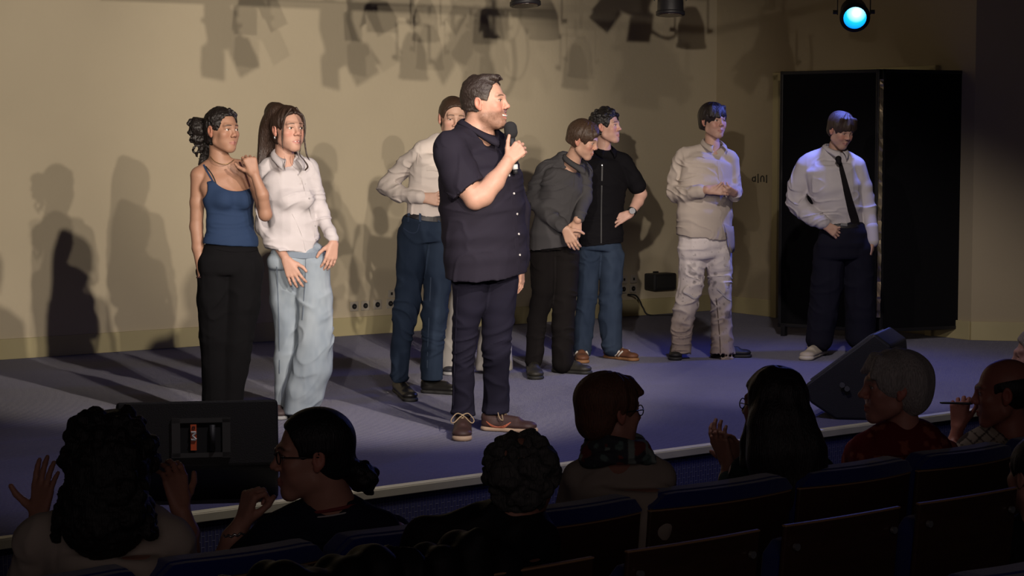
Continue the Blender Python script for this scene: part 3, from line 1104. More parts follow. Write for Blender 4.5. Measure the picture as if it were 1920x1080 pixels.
ph = math.radians(9)
ax = V(math.cos(ph), math.sin(ph), 0); dp = V(-math.sin(ph), math.cos(ph), 0)
bp = onz(372, 947)
secL = [(.10, 0), (0, .155), (.055, .425), (.36, .16), (.40, .0)]
wl = wedge(bp, ax, dp, secL, .655, 'black wedge monitor at the left front of the stage with orange sticker')
# recessed handle cup on the audience side, with its sticker
p_lo = bp + dp * 0 + V(0, 0, .155); p_hi = bp + dp * .055 + V(0, 0, .425)
tt = unit(p_hi - p_lo); nb = unit(np.cross(ax, tt))
if nb[1] > 0: nb = -nb
def wpl(px, py, off=0.0):
    d = ray(px, py); t = np.dot(p_lo - CAM, nb) / np.dot(d, nb); return CAM + d * t + nb * off
def wq(m, x0, y0, x1, y1, off, thick=.004):
    c = wpl((x0 + x1) / 2, (y0 + y1) / 2, off); K = F / c[1]
    m.box(c, (x1 - x0) / K, (y1 - y0) / K, thick, ax, tt, nb)
    return m
hf = MB()
for q in ((322, 784, 432, 793), (322, 849, 432, 858), (322, 784, 338, 858), (417, 784, 432, 858)): wq(hf, *q, .003, .012)
hf.build('handle_plate', mat('handle plate', (.035, .034, .032), .5), wl)
wq(MB(), 338, 793, 417, 849, .001, .003).build('handle_recess', mat('recess black', (.004, .004, .004), .8), wl)
MB().tube([wpl(398, 797, .006), wpl(398, 846, .006)], .012, 10).build('handle_bar', M_blackp, wl, smooth=True)
stk = wq(MB(), 357.5, 796, 368.5, 845, .009, .003)
so = stk.build('sticker', mat('sticker orange', srgb(225, 95, 45), .5), wl)
tag(so, 'orange sticker with a white M')
wm = MB()
def seg(m, a, b, w=.0045, off=.012): m.tube([wpl(*a, off), wpl(*b, off)], w, 6)
# the letter M lying on its side
for a, b in (((358.5, 811), (367.5, 811)), ((358.5, 825), (367.5, 825)), ((367.5, 811.5), (361, 818)), ((361, 818), (367.5, 824.5))): seg(wm, a, b)
wm.build('sticker_letter', mat('sticker white', (.75, .75, .72), .5), so)
wk = MB()
for i in range(0): seg(wk, (362, 829 + i * 2.8), (365, 829 + i * 2.8), .002)
for a, b in (((361, 800), (365, 800)), ((361, 805), (365, 805)), ((361, 800), (361, 805)), ((365, 800), (365, 805))): seg(wk, a, b, .002)
wk.build('sticker_print', mat('sticker dark', (.12, .03, .02), .5), so)

ph = math.radians(68)
axr = V(math.cos(ph), math.sin(ph), 0); dpr = V(math.cos(math.radians(-8)), math.sin(math.radians(-8)), 0)
bR = onz(1567, 787) + axr * .22
secR = [(.0, 0), (-.14, .09), (-.165, .185), (.195, .465), (.285, .40), (.31, .12), (.27, 0)]
wr = wedge(bR, axr, dpr, secR, .44, 'black wedge monitor at the right front of the stage behind the white haired person', (2, 3))
g = MB()
for (px, py) in ((1579, 722), (1588, 729)):
    g.disc(at(px, py, bR[1] - .235), (0, -1, 0), .014, .012, 16)
g.build('connector', mat('connector', (.25, .25, .25), .3, .8), wr)

# ------------------------------------------------------------------ stage lamps hanging over the stage
M_can = mat('lamp can', (.014, .013, .015), .5, bump=.0005, bscale=100)


def par(c, aim, label, r=.095, L=.28, lens=None, stem=.35, doors=False, mouth=None):
    """c: centre of the front rim; aim: direction of the light; the yoke goes up to the bar"""
    aim = unit(aim); c = V(*c)
    root = empty('stage_lamp', c, label, 'stage lamp', 'stage lamps hanging over the stage')
    b = MB()
    b.tube([c, c - aim * .02, c - aim * L * .55, c - aim * L * .85, c - aim * L], [r, r * .97, r * .92, r * .62, r * .35], 28)
    b.build('can', M_can, root, smooth=True)
    rg = MB().tube([c + aim * .004 + 0 * c, c - aim * .018], [r * 1.06, r * 1.06], 28)
    rg.build('rim', M_can, root, smooth=True)
    if lens:
        bm = bmesh.new()
        bmesh.ops.create_uvsphere(bm, u_segments=24, v_segments=12, radius=r * .80)
        q = Vector(aim).to_track_quat('Z', 'Y').to_matrix().to_4x4()
        M = Matrix.Translation(tuple(c + aim * .006)) @ q @ Matrix.Diagonal((1, 1, .22, 1))
        bmesh.ops.transform(bm, matrix=M, verts=bm.verts)
        MB().bm(bm).build('lens', lens, root, smooth=True)
    else:
        MB().disc(c + aim * .006, aim, r * .85, .004, 24).build('lens', mat('dark lens', (.03, .015, .012), .2), root)
    sx = unit(np.cross(aim, V(0, 0, 1))) if abs(aim[2]) < .98 else V(1, 0, 0)
    pv = c - aim * L * .42
    y = MB()
    for q in (-1, 1):
        y.box(pv + sx * q * (r + .014) + V(0, 0, .09), .006, .03, .22, sx, np.cross(V(0, 0, 1), sx), (0, 0, 1))
    y.box(pv + V(0, 0, .20), 2 * r + .034, .03, .006, sx, np.cross(V(0, 0, 1), sx), (0, 0, 1))
    y.build('yoke', M_can, root)
    for q in (-1, 1): MB().tube([pv + sx * q * (r + .01), pv + sx * q * (r + .045)], .014, 10).build('knob', M_can, root)
    MB().tube([pv + V(0, 0, .20), pv + V(0, 0, .20 + stem)], .012, 8).build('clamp', M_can, root)
    if doors:
        dz = np.cross(sx, aim)
        for s_, w_ in ((sx, dz), (-sx, dz), (dz, sx), (-dz, sx)):
            n_ = unit(s_ - aim * .35)
            o_ = unit(s_ * .35 + aim)
            m = MB().box(c + s_ * (r * 1.05) + o_ * .075, .15, .16 + .02, .003, o_, w_, n_)
            m.build('barn_door', M_can, root)
    return root


M_lens = mat('blue lens', (.02, .3, 1.0), .2)
b_ = M_lens.node_tree.nodes['Principled BSDF']
nt = M_lens.node_tree
tc = nt.nodes.new('ShaderNodeTexCoord'); vo = nt.nodes.new('ShaderNodeVectorMath'); vo.operation = 'DISTANCE'
vo.inputs[1].default_value = (.006, -.02, .034)
cr = nt.nodes.new('ShaderNodeValToRGB')
cr.color_ramp.elements[0].position = 0.0; cr.color_ramp.elements[0].color = (2.2, 2.2, 2.2, 1)
cr.color_ramp.elements[1].position = 1.0; cr.color_ramp.elements[1].color = (.0, .18, 1.6, 1)
e_ = cr.color_ramp.elements.new(.30); e_.color = (.7, 1.5, 1.8, 1)
e_ = cr.color_ramp.elements.new(.55); e_.color = (.01, .75, 1.5, 1)
mr = nt.nodes.new('ShaderNodeMapRange'); mr.inputs[1].default_value = .0; mr.inputs[2].default_value = .13
nt.links.new(tc.outputs['Object'], vo.inputs[0]); nt.links.new(vo.outputs['Value'], mr.inputs[0]); nt.links.new(mr.outputs[0], cr.inputs[0])
nt.links.new(cr.outputs[0], b_.inputs['Emission Color']); b_.inputs['Emission Strength'].default_value = 1.0
bl = at(1603, 33, 13.4)
par(bl, (-.10, -1, -.42), 'stage lamp with a glowing blue lens hanging above the black screen', .098, .28, M_lens, .5)
spot('blue_lamp_light', bl + V(-.01, -.1, -.05), onz(1390, 705), 125, (.16, .22, 1.0), 125, .9, .06)
par(at(985, 9, 12.2), (.05, -.12, -1), 'dark lamp at the top edge above the man with the microphone', .092, .26, None, .3)
par(at(1257, 27, 12.8), (.0, -.10, -1), 'dark lamp pointing down at the top edge, between the blue lamp and the man', .090, .26, None, .3)
par(at(905, -62, 11.6), (.25, .35, -1), 'dark lamp with flaps just above the top edge, over the bearded speaker', .11, .28, None, .2, True)
par(at(1130, -66, 11.8), (-.35, .45, -1), 'dark lamp with flaps above the top edge, right of the bearded speaker', .12, .28, None, .2, True)
par(at(690, -66, 11.4), (.1, .3, -1), 'dark lamp with flaps above the top edge, over the akimbo person', .10, .26, None, .2, True)
par(at(1420, -40, 12.6), (-.2, .2, -1), 'dark lamp above the top edge left of the glowing blue lamp', .10, .26, None, .2, False)
lb = [at(px_, -105, 12.0) for px_ in (500, 1000, 1700)]
tag(MB().tube([at(420, -118, 11.5), at(1500, -118, 12.6)], .025, 12).build('lamp_bar', M_can, smooth=True), 'dark round bar above the picture carrying the stage lamps', 'bar')
tag(MB().tube(smooth_path([at(1150, -90, 11.7), at(1165, -30, 11.7), at(1205, -12, 11.7), at(1225, -50, 11.7), at(1222, -105, 11.7)]), .009, 8).build('lamp_cable', M_can, smooth=True), 'black cable looping down from the lamp bar above the picture', 'cable')

# ------------------------------------------------------------------ the man with the microphone
def build_man():
    Y0 = onz(900, 820)[1]
    p = Person(Y0, 50, 'bearded person in a loose navy shirt speaking into a black microphone', (900, 820))
    J, L, T, r = p.J, p.L, p.T, p.r
    H = p.head(912, 194, 0.0, 70, 4, 0, 1.13)
    B = p.body
    head_ops(B, H, 0, .006, 1.12, 1.0, nose=1.0)
    B.add(H.ell((0, .030, -.088), (.040, .040, .022)), .03)           # double chin
    B.chain([L(901, 222, .01, 27), L(893, 255, .02, 31), L(893, 272, .02, 34)], .02)
    trunk = [T(897, 285, .02, 50, .7), T(903, 330, .01, 76, .75), T(905, 390, 0, 79, .80), T(908, 440, 0, 79, .80), T(913, 500, 0, 73, .78)]
    B.chain(trunk[:3] + [T(908, 430, 0, 66, .7), T(913, 490, .02, 50, .7)], .03, inset=.012)
    B.chain([L(858, 266, -.10, 25), L(893, 262, .02, 30), L(935, 272, .14, 25)], .03, inset=.008)
    # near (right) arm, holding the microphone
    B.chain([L(850, 285, -.14, 28), L(876, 352, -.215, 22), L(890, 372, -.235, 19.5)], .02, inset=.004)
    B.chain([L(891, 374, -.23, 20), L(905, 366, -.215, 20.5), L(928, 340, -.19, 17.5), L(947, 313, -.17, 12.5), L(952, 303, -.165, 11.5)], .015)
    w = J(952, 303, -.165)
    hand(B, w, unit(V(.66, .10, .74)), unit(V(-.30, -1, .05)), -1, .188, spread=.02,
         each=[(55, 80, 40), (60, 85, 45), (65, 90, 45), (68, 90, 45)], th=unit(V(.10, .05, 1)), thcurl=.0)
    # far (left) arm hanging behind
    B.chain([L(938, 290, .17, 24), L(968, 390, .25, 20), L(976, 480, .20, 13), L(977, 500, .19, 12)], .02)
    hand(B, J(977, 498, .19), V(0.02, 0, -1), V(1, -.3, 0), -1, .17)
    body = p.add(B, 'body', M_skin, .0032, col=face_col(H, SKIN_PALE, brow=(.05, .03, .02), beard=(.16, .085, .055), beard_amt=.62, blush=.5, lips=(.40, .14, .12)))
    eyes(H, p.root, (.03, .04, .05), (.0, 1, 0))
    m = MB()
    pts = [H.p(x, .090 - abs(x) * 9 * abs(x) , -.0605 + abs(x) * .12) for x in np.linspace(-.024, .024, 9)]
    m.tube([q - H.v(0, .0045, 0) for q in pts], .0045, 6); m.build('teeth', M_teeth, p.root, smooth=True)
    # hair: short quiff
    S = Solid()
    hair_cap(S, H, (0, .125, -.002), (.135, .105, .116), .010, -.045, .008)
    for x in (-.035, -.018, 0, .018, .035):
        S.add(H.cone((x, .005, .108), (x * .9, .052, .112), .017, .013), .015)
        S.add(H.cone((x * .9, .050, .108), (x * .85, .070, .112 - abs(x) * .3), .013, .006), .01)
    S.add(H.cone((0, -.085, .085), (0, -.05, .112), .02, .016), .02)
    sn = strand_noise(H, .0035, (80, 80, 16), 3, True); cn = curl_noise(.0018, 140, 2)
    def hcol(v):
        Lc = H.loc(v); g = smooth(.045, .0, Lc[:, 2]) * smooth(-.03, .03, Lc[:, 1])
        c = np.tile(V(.028, .018, .014), (len(v), 1)); w_ = (g * (.55 + .35 * noise(v * 150)))[:, None]
        return c * (1 - w_) + V(.17, .14, .115) * w_
    p.add(S, 'hair', mat('hair man', (.03, .02, .015), .5, attr=True, bump=.003, bscale=1, stretch=(260, 260, 60)), .0032, lambda P: sn(P) + cn(P), hcol)
    # shirt
    M_sh = fabric('navy shirt', (.0190, .0165, .0255), .8)
    C = Solid()
    C.chain(trunk[:-1] + [T(912, 480, 0, 77, .78), T(911, 540, 0, 76, .78)], .03)
    C.chain([L(846, 275, -.12, 30), L(893, 268, .02, 36), L(938, 284, .14, 27)], .035)
    C.chain([L(848, 290, -.14, 33), L(856, 318, -.17, 33)], .02)
    C.chain([L(866, 262, -.02, 24), L(884, 250, .03, 31), L(905, 262, .03, 33), L(930, 276, .08, 28)], .025)
    SL = Solid()
    SL.chain([L(848, 292, -.145, 34), L(860, 326, -.19, 36), L(884, 370, -.235, 35)], .02)
    SL.add(cone(J(866, 340, -.20), J(886, 374, -.24), r(37.5), r(37)), .004)
    SL.both(half(J(880, 354, -.22), V(.60, -.12, -.78), .5), .004)
    slv = p.add(SL, 'sleeve', M_sh, .005, folds(.004, (8, 8, 14), 4, (), .004))
    C.chain([L(942, 290, .17, 28), L(968, 390, .22, 25), L(972, 480, .19, 19), L(972, 505, .19, 18)], .02)
    # hem
    hem = J(912, 514, 0)
    C.both(half(hem, V(.04, 0.10, -1), .9), .004)
    # neck opening with a V
    C.sub(cone(J(901, 225, .0), J(899, 262, .02), r(33), r(29)), .004)
    C.sub(cone(J(910, 235, -.03), J(946, 298, -.14), r(30), r(1.5)), .003)
    fo = folds(.0035, (7, 7, 11), 4, [(J(860, 290, -.1), .08, .5)], .006)
    sh = p.add(C, 'shirt', M_sh, .006, fo)
    collar(p, sh, M_sh, 897, 245, .02, 31, yaw=72, h=.055, drop=.080, fall=.036, tip=.020, gap=34, flare=.012, fwd=.03)
    bv = bvh_of(sh)
    ribbon('placket', bv, [(941, 300), (955, 330), (962, 370), (966, 420), (970, 470), (973, 508)], .028, .002, M_sh, sh)
    for q in ((901, 247), (924, 260), (954, 329), (963, 363), (969, 401), (972, 439), (974, 478)):
        button(sh, bv, *q, r=.0055)
    ribbon('seam', bv, [(872, 262), (884, 285), (892, 310), (897, 335)], .006, .002, M_sh, sh)
    slv.parent = sh; ribbon('cuff', bvh_of(slv), [(858, 362), (872, 356), (886, 345), (897, 331)], .010, .003, M_sh, sh)
    # trousers
    M_tr = fabric('navy chinos', (.0135, .0125, .0235), .85)
    R_ = Solid()
    R_.chain([T(912, 470, .02, 60, .75), T(914, 500, .02, 60, .75), T(914, 515, .02, 58, .72)], .03)
    sA = (onz(868, 809), onz(867, 829)); sB = (onz(903, 806), onz(1006, 812))
    yA = sA[0][1] - Y0 - .03; yB = onz(903, 806)[1] - Y0
    R_.chain([L(884, 525, .02, 38), L(880, 570, .03, 31), L(875, 600, .045, 26), L(869, 650, .07, 22), L(868, 700, (.07 + yA) / 2, 21.5), L(868, 765, yA, 21.5), L(867, 780, yA, 23)], .010)
    R_.chain([L(938, 525, .07, 35), L(935, 570, .08, 31.5), L(933, 600, .09, 30), L(930, 650, .10, 27), L(930, 700, (.10 + yB) / 2, 25), L(931, 755, yB, 26), L(930, 770, yB, 28)], .010)
    R_.both(half(J(900, 786, 0), V(.0, 0, -1), .9), .004)
    fo = folds(.0045, (7, 7, 13), 9, [(J(870, 765, 0), .10, .6), (J(930, 765, 0), .10, .6), (J(880, 660, 0), .12, .5), (J(932, 670, 0), .12, .5)], .004)
    tr = p.add(R_, 'trousers', M_tr, .006, fo)
    bt = bvh_of(tr)
    ribbon('seam', bt, [(858, 530), (856, 600), (852, 680), (850, 760)], .005, .003, M_tr, tr)
    o, P = shoe(p.root, sA[0], sA[1], (.045, .020, .016), (.42, .30, .20), .054, .095, (.30, .22, .13), solet=.026) if False else shoe(p.root, onz(868, 806), onz(866, 830), (.045, .020, .016), (.42, .30, .20), .054, .095, (.30, .22, .13), solet=.026)
    o, P = shoe(p.root, onz(900, 806), onz(1011, 812), (.045, .020, .016), (.42, .30, .20), .054, .095, (.30, .22, .13), solet=.026)
    bs = bvh_of(o)
    ribbon('side_mark', bs, [(958, 792), (946, 800), (932, 802), (920, 797), (912, 790)], .012, .002, mat('shoe mark orange', (.42, .12, .06), .5), o, widths=[.004, .014, .016, .009, .003])
    # microphone (held: a thing of its own)
    a = J(957, 240, -.115); b = J(967, 326, -.125); d = unit(a - b)
    mr_ = empty('microphone', b, 'black handheld microphone with foam windshield held by the bearded person', 'microphone')
    S = Solid(); S.add(cone(a + d * .0, a - d * .022, r(12.2), r(12.5)), .01)
    S.build('windshield', mat('foam', (.012, .012, .014), .95, bump=.001, bscale=600), mr_, .003)
    MB().tube([a - d * .035, b + d * .045], [r(6.8), r(5.2)], 20).build('handle', M_blackp, mr_, smooth=True)
    MB().tube([b + d * .046, b + d * .022], [r(5.6), r(5.6)], 20).build('ring', mat('mic ring white', (.7, .7, .68), .4), mr_, smooth=True)
    MB().tube([b + d * .022, b], [r(5.2), r(4.6)], 20).build('end_cap', M_blackp, mr_, smooth=True)
    return p
build_man()

# ------------------------------------------------------------------ the performers on the stage
BROWN = (.06, .035, .02)
M_white = fabric('white shirt', (.52, .485, .49), .8, vary=.03)

M_blackcloth = fabric('black trousers', (.0052, .005, .0058), .95)


def build_camisole():
    Y0 = onz(420, 800)[1]
    p = Person(Y0, 22, 'person in a blue camisole and wide black trousers, one hand raised to the shoulder', (425, 800))
    J, L, T, r = p.J, p.L, p.T, p.r
    H = p.head(417, 246, 0, 50, 0, 0, .985)
    B = p.body
    head_ops(B, H, 1, .0, .95, 0, nose=.85)
    B.chain([L(409, 275, .03, 17), L(411, 298, .03, 17.5), L(413, 312, .03, 20)], .02)
    trunk = [T(420, 345, .02, 46, .55), T(430, 372, 0, 45, .60), T(431, 415, 0, 40, .58), T(432, 462, 0, 46, .62)]
    B.chain([T(418, 314, .03, 34, .5)] + trunk, .03, inset=.007)
    for x, d_ in ((420, -.075), (455, -.045)): B.add(ell(J(x, 374, d_ + .008), (.044, .034, .046)), .03)
    B.chain([L(374, 328, .03, 16), L(392, 316, .04, 14), L(412, 306, .03, 14)], .025)
    B.chain([L(470, 326, .04, 14), L(448, 314, .03, 13), L(415, 306, .03, 14)], .025)
    B.chain([L(374, 331, .02, 16.5), L(370, 380, .02, 13.5), L(368, 425, .02, 12), L(372, 465, -.01, 11.5), L(379, 515, -.04, 8.4)], .015)
    hand(B, J(379, 516, -.04), V(.22, -.12, -1), unit(V(-.35, -.8, .0)), -1, .172, (12, 18, 15), .06)
    B.chain([L(474, 332, .02, 14), L(489, 368, -.04, 13.5), L(497, 402, -.10, 12.5)], .015)
    B.chain([L(498, 402, -.10, 11.5), L(492, 365, -.13, 11), L(478, 328, -.13, 8.2)], .015)
    hand(B, J(477, 327, -.13), V(-.28, .02, .95), unit(V(.3, -1, .1)), -1, .165, each=[(55, 80, 50), (60, 85, 50), (62, 85, 50), (64, 85, 50)], th=V(-.8, .1, .4))
    p.add(B, 'body', M_skin, .0032, col=face_col(H, (.33, .18, .118), brow=(.02, .012, .01), blush=.15, lips=(.33, .12, .10)))
    eyes(H, p.root, (.03, .015, .01), (-.25, 1, .05))
    # hair pulled back in a curly bun
    S = Solid()
    hair_cap(S, H, (0, .120, -.005), (.120, .095, .108), .008, -.080, .008)
    S.add(H.cone((0, -.08, -.02), (0, -.10, .03), .035, .035), .03)
    b = J(373, 240, .05)
    S.add(cone(H.p(0, -.10, .01), b, r(14), r(15)), .02); S.add(ell(b, r(19)), .01)
    for dx, dy, l in ((-8, 8, 40), (-2, 12, 46), (4, 14, 36), (-14, 2, 24)):
        pts = [(373 + dx + math.sin(i * 1.9) * 2.6, 240 + dy + l * i / 7, .03 + .01 * math.cos(i * 1.9)) for i in range(8)]
        hair_strands(S, [([J(*q) for q in pts], (r(4), r(1.6)))])
    for x, y in ((356, 232), (358, 226), (364, 224), (360, 245), (355, 248)): S.add(ell(J(x, y, .05), r(5)), .006)
    hair_strands(S, [([J(395, 268, .08), J(390, 285, .09), J(384, 300, .09), J(379, 312, .07)], (r(13), r(5)))], k=.01)
    for x_, z_ in ((-.02, .108), (-.032, .102), (-.044, .094), (-.050, .086), (-.008, .110)): S.add(ell(H.p(x_, .045, z_), r(3)), .006)
    cn = curl_noise(.0045, 75, 1)
    p.add(S, 'hair', hairmat('black curls', (.012, .009, .008)), .0035, cn)
    # necklace, bracelet
    m = MB(); m.tube(smooth_path([J(395, 294, -.01), J(403, 303, -.045), J(418, 308, -.06), J(432, 305, -.045), J(438, 300, -.0)]), .0022, 6)
    m.build('choker', mat('gold chain', (.35, .22, .10), .4, .7), p.root, smooth=True)
    m = MB(); w = J(378, 519, -.04)
    m.tube([w + V(math.cos(a) * r(9.4), math.sin(a) * r(9.4), math.cos(a) * .004) for a in np.linspace(0, 2 * math.pi, 25)], .003, 6)
    m.build('bracelet', mat('bracelet dark', (.05, .02, .02), .6), p.root, smooth=True)
    # camisole
    M_c = fabric('blue camisole', (.020, .037, .082), .8)
    C = Solid()
    C.chain([T(422, 334, .01, 45, .56), T(426, 356, .01, 46, .58)] + trunk[1:3] + [T(432, 450, 0, 47.5, .63), T(433, 470, 0, 51, .65)], .03)
    for x, d_ in ((420, -.078), (455, -.048)): C.add(ell(J(x, 374, d_ + .008), (.050, .038, .052)), .03)
    C.sub(cone(J(444, 300, -.3), J(444, 300, .3), r(58), r(58), (V(0, 0, 1), 1.0)), .003)
    C.sub(cone(J(362, 352, -.3), J(362, 352, .3), r(27), r(27)), .006)
    C.both(half(J(432, 459, 0), V(-.08, 0, -1), .6), .004)
    fo = folds(.0013, (8, 8, 24), 2, [(J(431, 430, -.05), .10, 2.0)], .001)
    ca = p.add(C, 'camisole', M_c, .0042, fo)
    body = bvh_of([o for o in p.root.children if o.name.startswith('body')][0])
    ribbon('strap', body, [(382, 309), (390, 324), (398, 338), (405, 350)], .010, .003, M_c, ca)
    ribbon('strap', body, [(386, 312), (396, 324), (403, 338), (406, 348)], .006, .003, mat('black elastic', (.01, .01, .01), .8), ca)
    ribbon('strap', body, [(449, 304), (457, 320), (464, 336), (469, 350)], .010, .003, mat('dark red strap', (.06, .015, .015), .8), ca)
    # trousers and shoes
    S = legs(p, [(404, 500, .0, 35), (402, 560, .0, 33), (403, 640, 0, 29), (405, 745, 0, 25), (404, 785, 0, 24)],
             [(456, 505, .02, 38), (452, 570, .02, 34), (442, 650, .02, 30), (431, 745, .02, 24), (430, 785, .02, 23)],
             [(433, 454, 0, 46.5, .6), (432, 490, .01, 59, .62), (432, 515, .01, 61, .62)], top=448)
    p.add(S, 'trousers', M_blackcloth, .0065, folds(.004, (10, 10, 5), 3, (), .006, .006))
    sh = [o for o in p.root.children if o.name.startswith('trousers')][0]
    ribbon('waistband', bvh_of(sh), [(386, 458), (410, 464), (440, 468), (470, 467), (481, 464)], .03, .003, M_blackcloth, sh)
    for hx, tx in (((402, 792), (398, 803)), ((432, 792), (437, 803))):
        shoe(p.root, onz(*hx), onz(hx[0] + (tx[0] - hx[0]) * 1.4, tx[1] + 3), (.015, .015, .015), (.3, .3, .3), .044, .07)


def build_white_shirt():
    Y0 = onz(555, 784)[1]
    p = Person(Y0, 25, 'person in a white collared shirt and pale wide jeans', (560, 784))
    J, L, T, r = p.J, p.L, p.T, p.r
    H = p.head(541, 244, 0, 36, 2, 0, 1.04)
    B = p.body
    head_ops(B, H, 1, .004, .93, 0, nose=.85)
    B.chain([L(533, 275, .03, 17), L(534, 300, .03, 18), L(536, 312, .03, 20)], .02)
    trunk = [T(543, 335, .02, 50, .55), T(550, 370, 0, 48, .60), T(551, 415, 0, 42, .60), T(551, 455, 0, 46, .62)]
    B.chain([T(541, 318, .03, 32, .5)] + trunk, .03, inset=.010)
    # arms
    B.chain([L(499, 325, .03, 11), L(496, 380, .03, 10), L(499, 425, .02, 9.5), L(535, 484, -.12, 8.2)], .015)
    B.chain([L(584, 322, .04, 10), L(604, 408, .03, 8.5), L(620, 440, -.03, 8), L(625, 454, -.05, 8)], .015)
    hand(B, J(537, 487, -.13), V(.42, -.15, -.90), unit(V(-.2, -1, .25)), -1, .178, (14, 16, 12), .22, th=V(.85, -.1, -.5))
    hand(B, J(626, 455, -.06), V(-.17, -.22, -.95), unit(V(.55, -.8, .1)), 1, .172, (16, 22, 15), .10, th=V(-.72, -.2, -.62))
    p.add(B, 'body', M_skin, .0032, col=face_col(H, (.50, .29, .215), brow=(.07, .04, .025), blush=.38, lips=(.42, .14, .13)))
    eyes(H, p.root, (.04, .025, .015), (-.3, 1, 0))
    m = MB(); m.tube([H.p(x, .084 - x * x * 18, -.0605) for x in np.linspace(-.013, .013, 7)], .0032, 6); m.build('teeth', M_teeth, p.root, smooth=True)
    # long brown hair, half up, with loose front strands
    S = Solid()
    hair_cap(S, H, (0, .120, -.005), (.120, .095, .108), .011, -.085, .008)
    hair_strands(S, [([J(520, 210, .03), J(505, 235, .06), J(498, 268, .08), J(494, 305, .08)], (r(18), r(11))),
                     ([J(525, 225, .06), J(512, 255, .09), J(507, 285, .10), J(500, 312, .09)], (r(18), r(10))),
                     ([J(505, 225, .05), J(495, 255, .06), J(490, 285, .06), J(486, 312, .05)], (r(10), r(3.5))),
                     ([J(518, 204, .03), J(511, 202, .05), J(506, 212, .07)], (r(8), r(9)))], k=.012)
    hair_strands(S, [([J(545, 204, -.10), J(535, 220, -.105), J(530, 245, -.10), J(530, 275, -.10), J(534, 298, -.12), J(533, 312, -.13), J(538, 328, -.13)], (r(2.2), r(.8))),
                     ([J(556, 203, -.10), J(568, 218, -.10), J(572, 240, -.10), J(569, 264, -.11), J(562, 288, -.12), J(570, 300, -.13), J(577, 312, -.13), J(572, 319, -.13)], (r(1.9), r(.9))),
                     ([J(570, 235, -.09), J(571, 265, -.10), J(575, 290, -.11), J(584, 305, -.10)], (r(1.1), r(.7)))], k=.001)
    sn = strand_noise(H, .0035, (75, 75, 10), 2)
    p.add(S, 'hair', hairmat('dark brown', (.035, .020, .014), .38), .003, sn)
    MB().tube([H.p(.078, -.006, -.030), H.p(.079, -.004, -.045)], .004, 8).build('earring', mat('silver', (.7, .7, .72), .25, .8), p.root, smooth=True)
    # shirt
    C = Solid()
    C.chain([T(541, 316, .03, 36, .5)] + trunk[:3] + [T(550, 452, 0, 50, .64), T(549, 496, 0, 53, .64)], .03)
    C.chain([L(504, 312, .03, 17), L(532, 305, .03, 16), L(578, 309, .04, 14)], .025)
    for x, d_ in ((539, -.085), (571, -.055)): C.add(ell(J(x, 374, d_), (.050, .040, .050)), .035)
    C.chain([L(498, 322, .03, 17), L(494, 380, .03, 16), L(498, 425, .02, 17), L(514, 452, -.04, 15.5), L(532, 478, -.10, 12)], .02)
    C.add(cone(J(530, 475, -.10), J(536, 483, -.12), r(13), r(13)), .004)
    C.chain([L(583, 318, .04, 15.5), L(594, 365, .04, 14), L(605, 408, .03, 14), L(618, 436, -.02, 12.5)], .02)
    C.add(cone(J(618, 436, -.03), J(623, 447, -.045), r(12), r(11.5)), .004)
    C.sub(cone(J(533, 280, .02), J(535, 306, .02), r(23), r(19)), .004)
    C.sub(cone(J(540, 280, -.06), J(567, 332, -.145), r(24), r(1.5)), .003)
    C.both(half(J(550, 470, 0), V(-.12, .0, -1), .7), .004)
    C.sub(ell(J(607, 470, 0), (r(18), .3, r(26))), .006)
    fo = folds(.004, (8, 8, 18), 5, [(J(498, 425, 0), .09, 1.3), (J(607, 410, 0), .08, .8), (J(520, 470, -.05), .1, .8)], .003, .003)
    sh = p.add(C, 'shirt', M_white, .005, fo)
    bv = bvh_of(sh)
    collar(p, sh, M_white, 536, 288, .015, 21, h=.030, drop=.060, fall=.030, tip=.030, gap=26, flare=.020, fwd=.03)
    ribbon('placket', bv, [(568, 332), (574, 352), (580, 375), (586, 400), (589, 425), (591, 450), (592, 470)], .028, .002, M_white, sh)
    for q in ((571, 345), (580, 372), (586, 398), (590, 424), (592, 450)): button(sh, bv, *q, r=.005, material=mat('button grey', (.35, .33, .33), .3))
    ribbon('seam', bv, [(548, 400), (560, 425), (569, 450), (573, 470)], .006, .002, M_white, sh)
    # jeans
    M_j = fabric('pale denim', (.3, .36, .42), .85, attr=True, bscale=500)
    S = legs(p, [(536, 500, .02, 34), (537, 560, .03, 31), (540, 640, .04, 25), (532, 730, .05, 17), (529, 772, .05, 15)],
             [(585, 500, .0, 34), (589, 560, -.02, 33.5), (592, 640, -.03, 33), (585, 690, -.03, 36), (570, 735, -.03, 35), (560, 772, -.03, 30)],
             [(556, 458, .01, 46, .62), (557, 485, .01, 58, .62), (558, 505, .01, 57, .6)], cut=774)
    tr = p.add(S, 'jeans', M_j, .006, folds(.005, (7, 7, 9), 6, [(J(590, 640, -.05), .15, .8)], .006, .003), jeans_col((.19, .235, .285), (.36, .41, .45), amt=.9))
    bt = bvh_of(tr)
    ribbon('side_seam', bt, [(519, 500), (521, 545), (523, 600), (524, 650), (524, 700)], .006, .002, mat('denim seam', (.12, .15, .19), .9), tr)
    ribbon('fly_seam', bt, [(573, 480), (573, 510), (570, 560), (567, 600)], .005, .002, _mats['denim seam'], tr)
    ribbon('waistband', bt, [(505, 466), (520, 473), (550, 478), (580, 480), (600, 474), (610, 466)], .035, .003, mat('denim waistband', (.17, .21, .26), .9), tr)
    shoe(p.root, onz(527, 772), onz(524, 790), (.06, .04, .04), (.3, .3, .3), .044, .075)
    shoe(p.root, onz(562, 768), onz(556, 788), (.06, .04, .04), (.3, .3, .3), .044, .075)


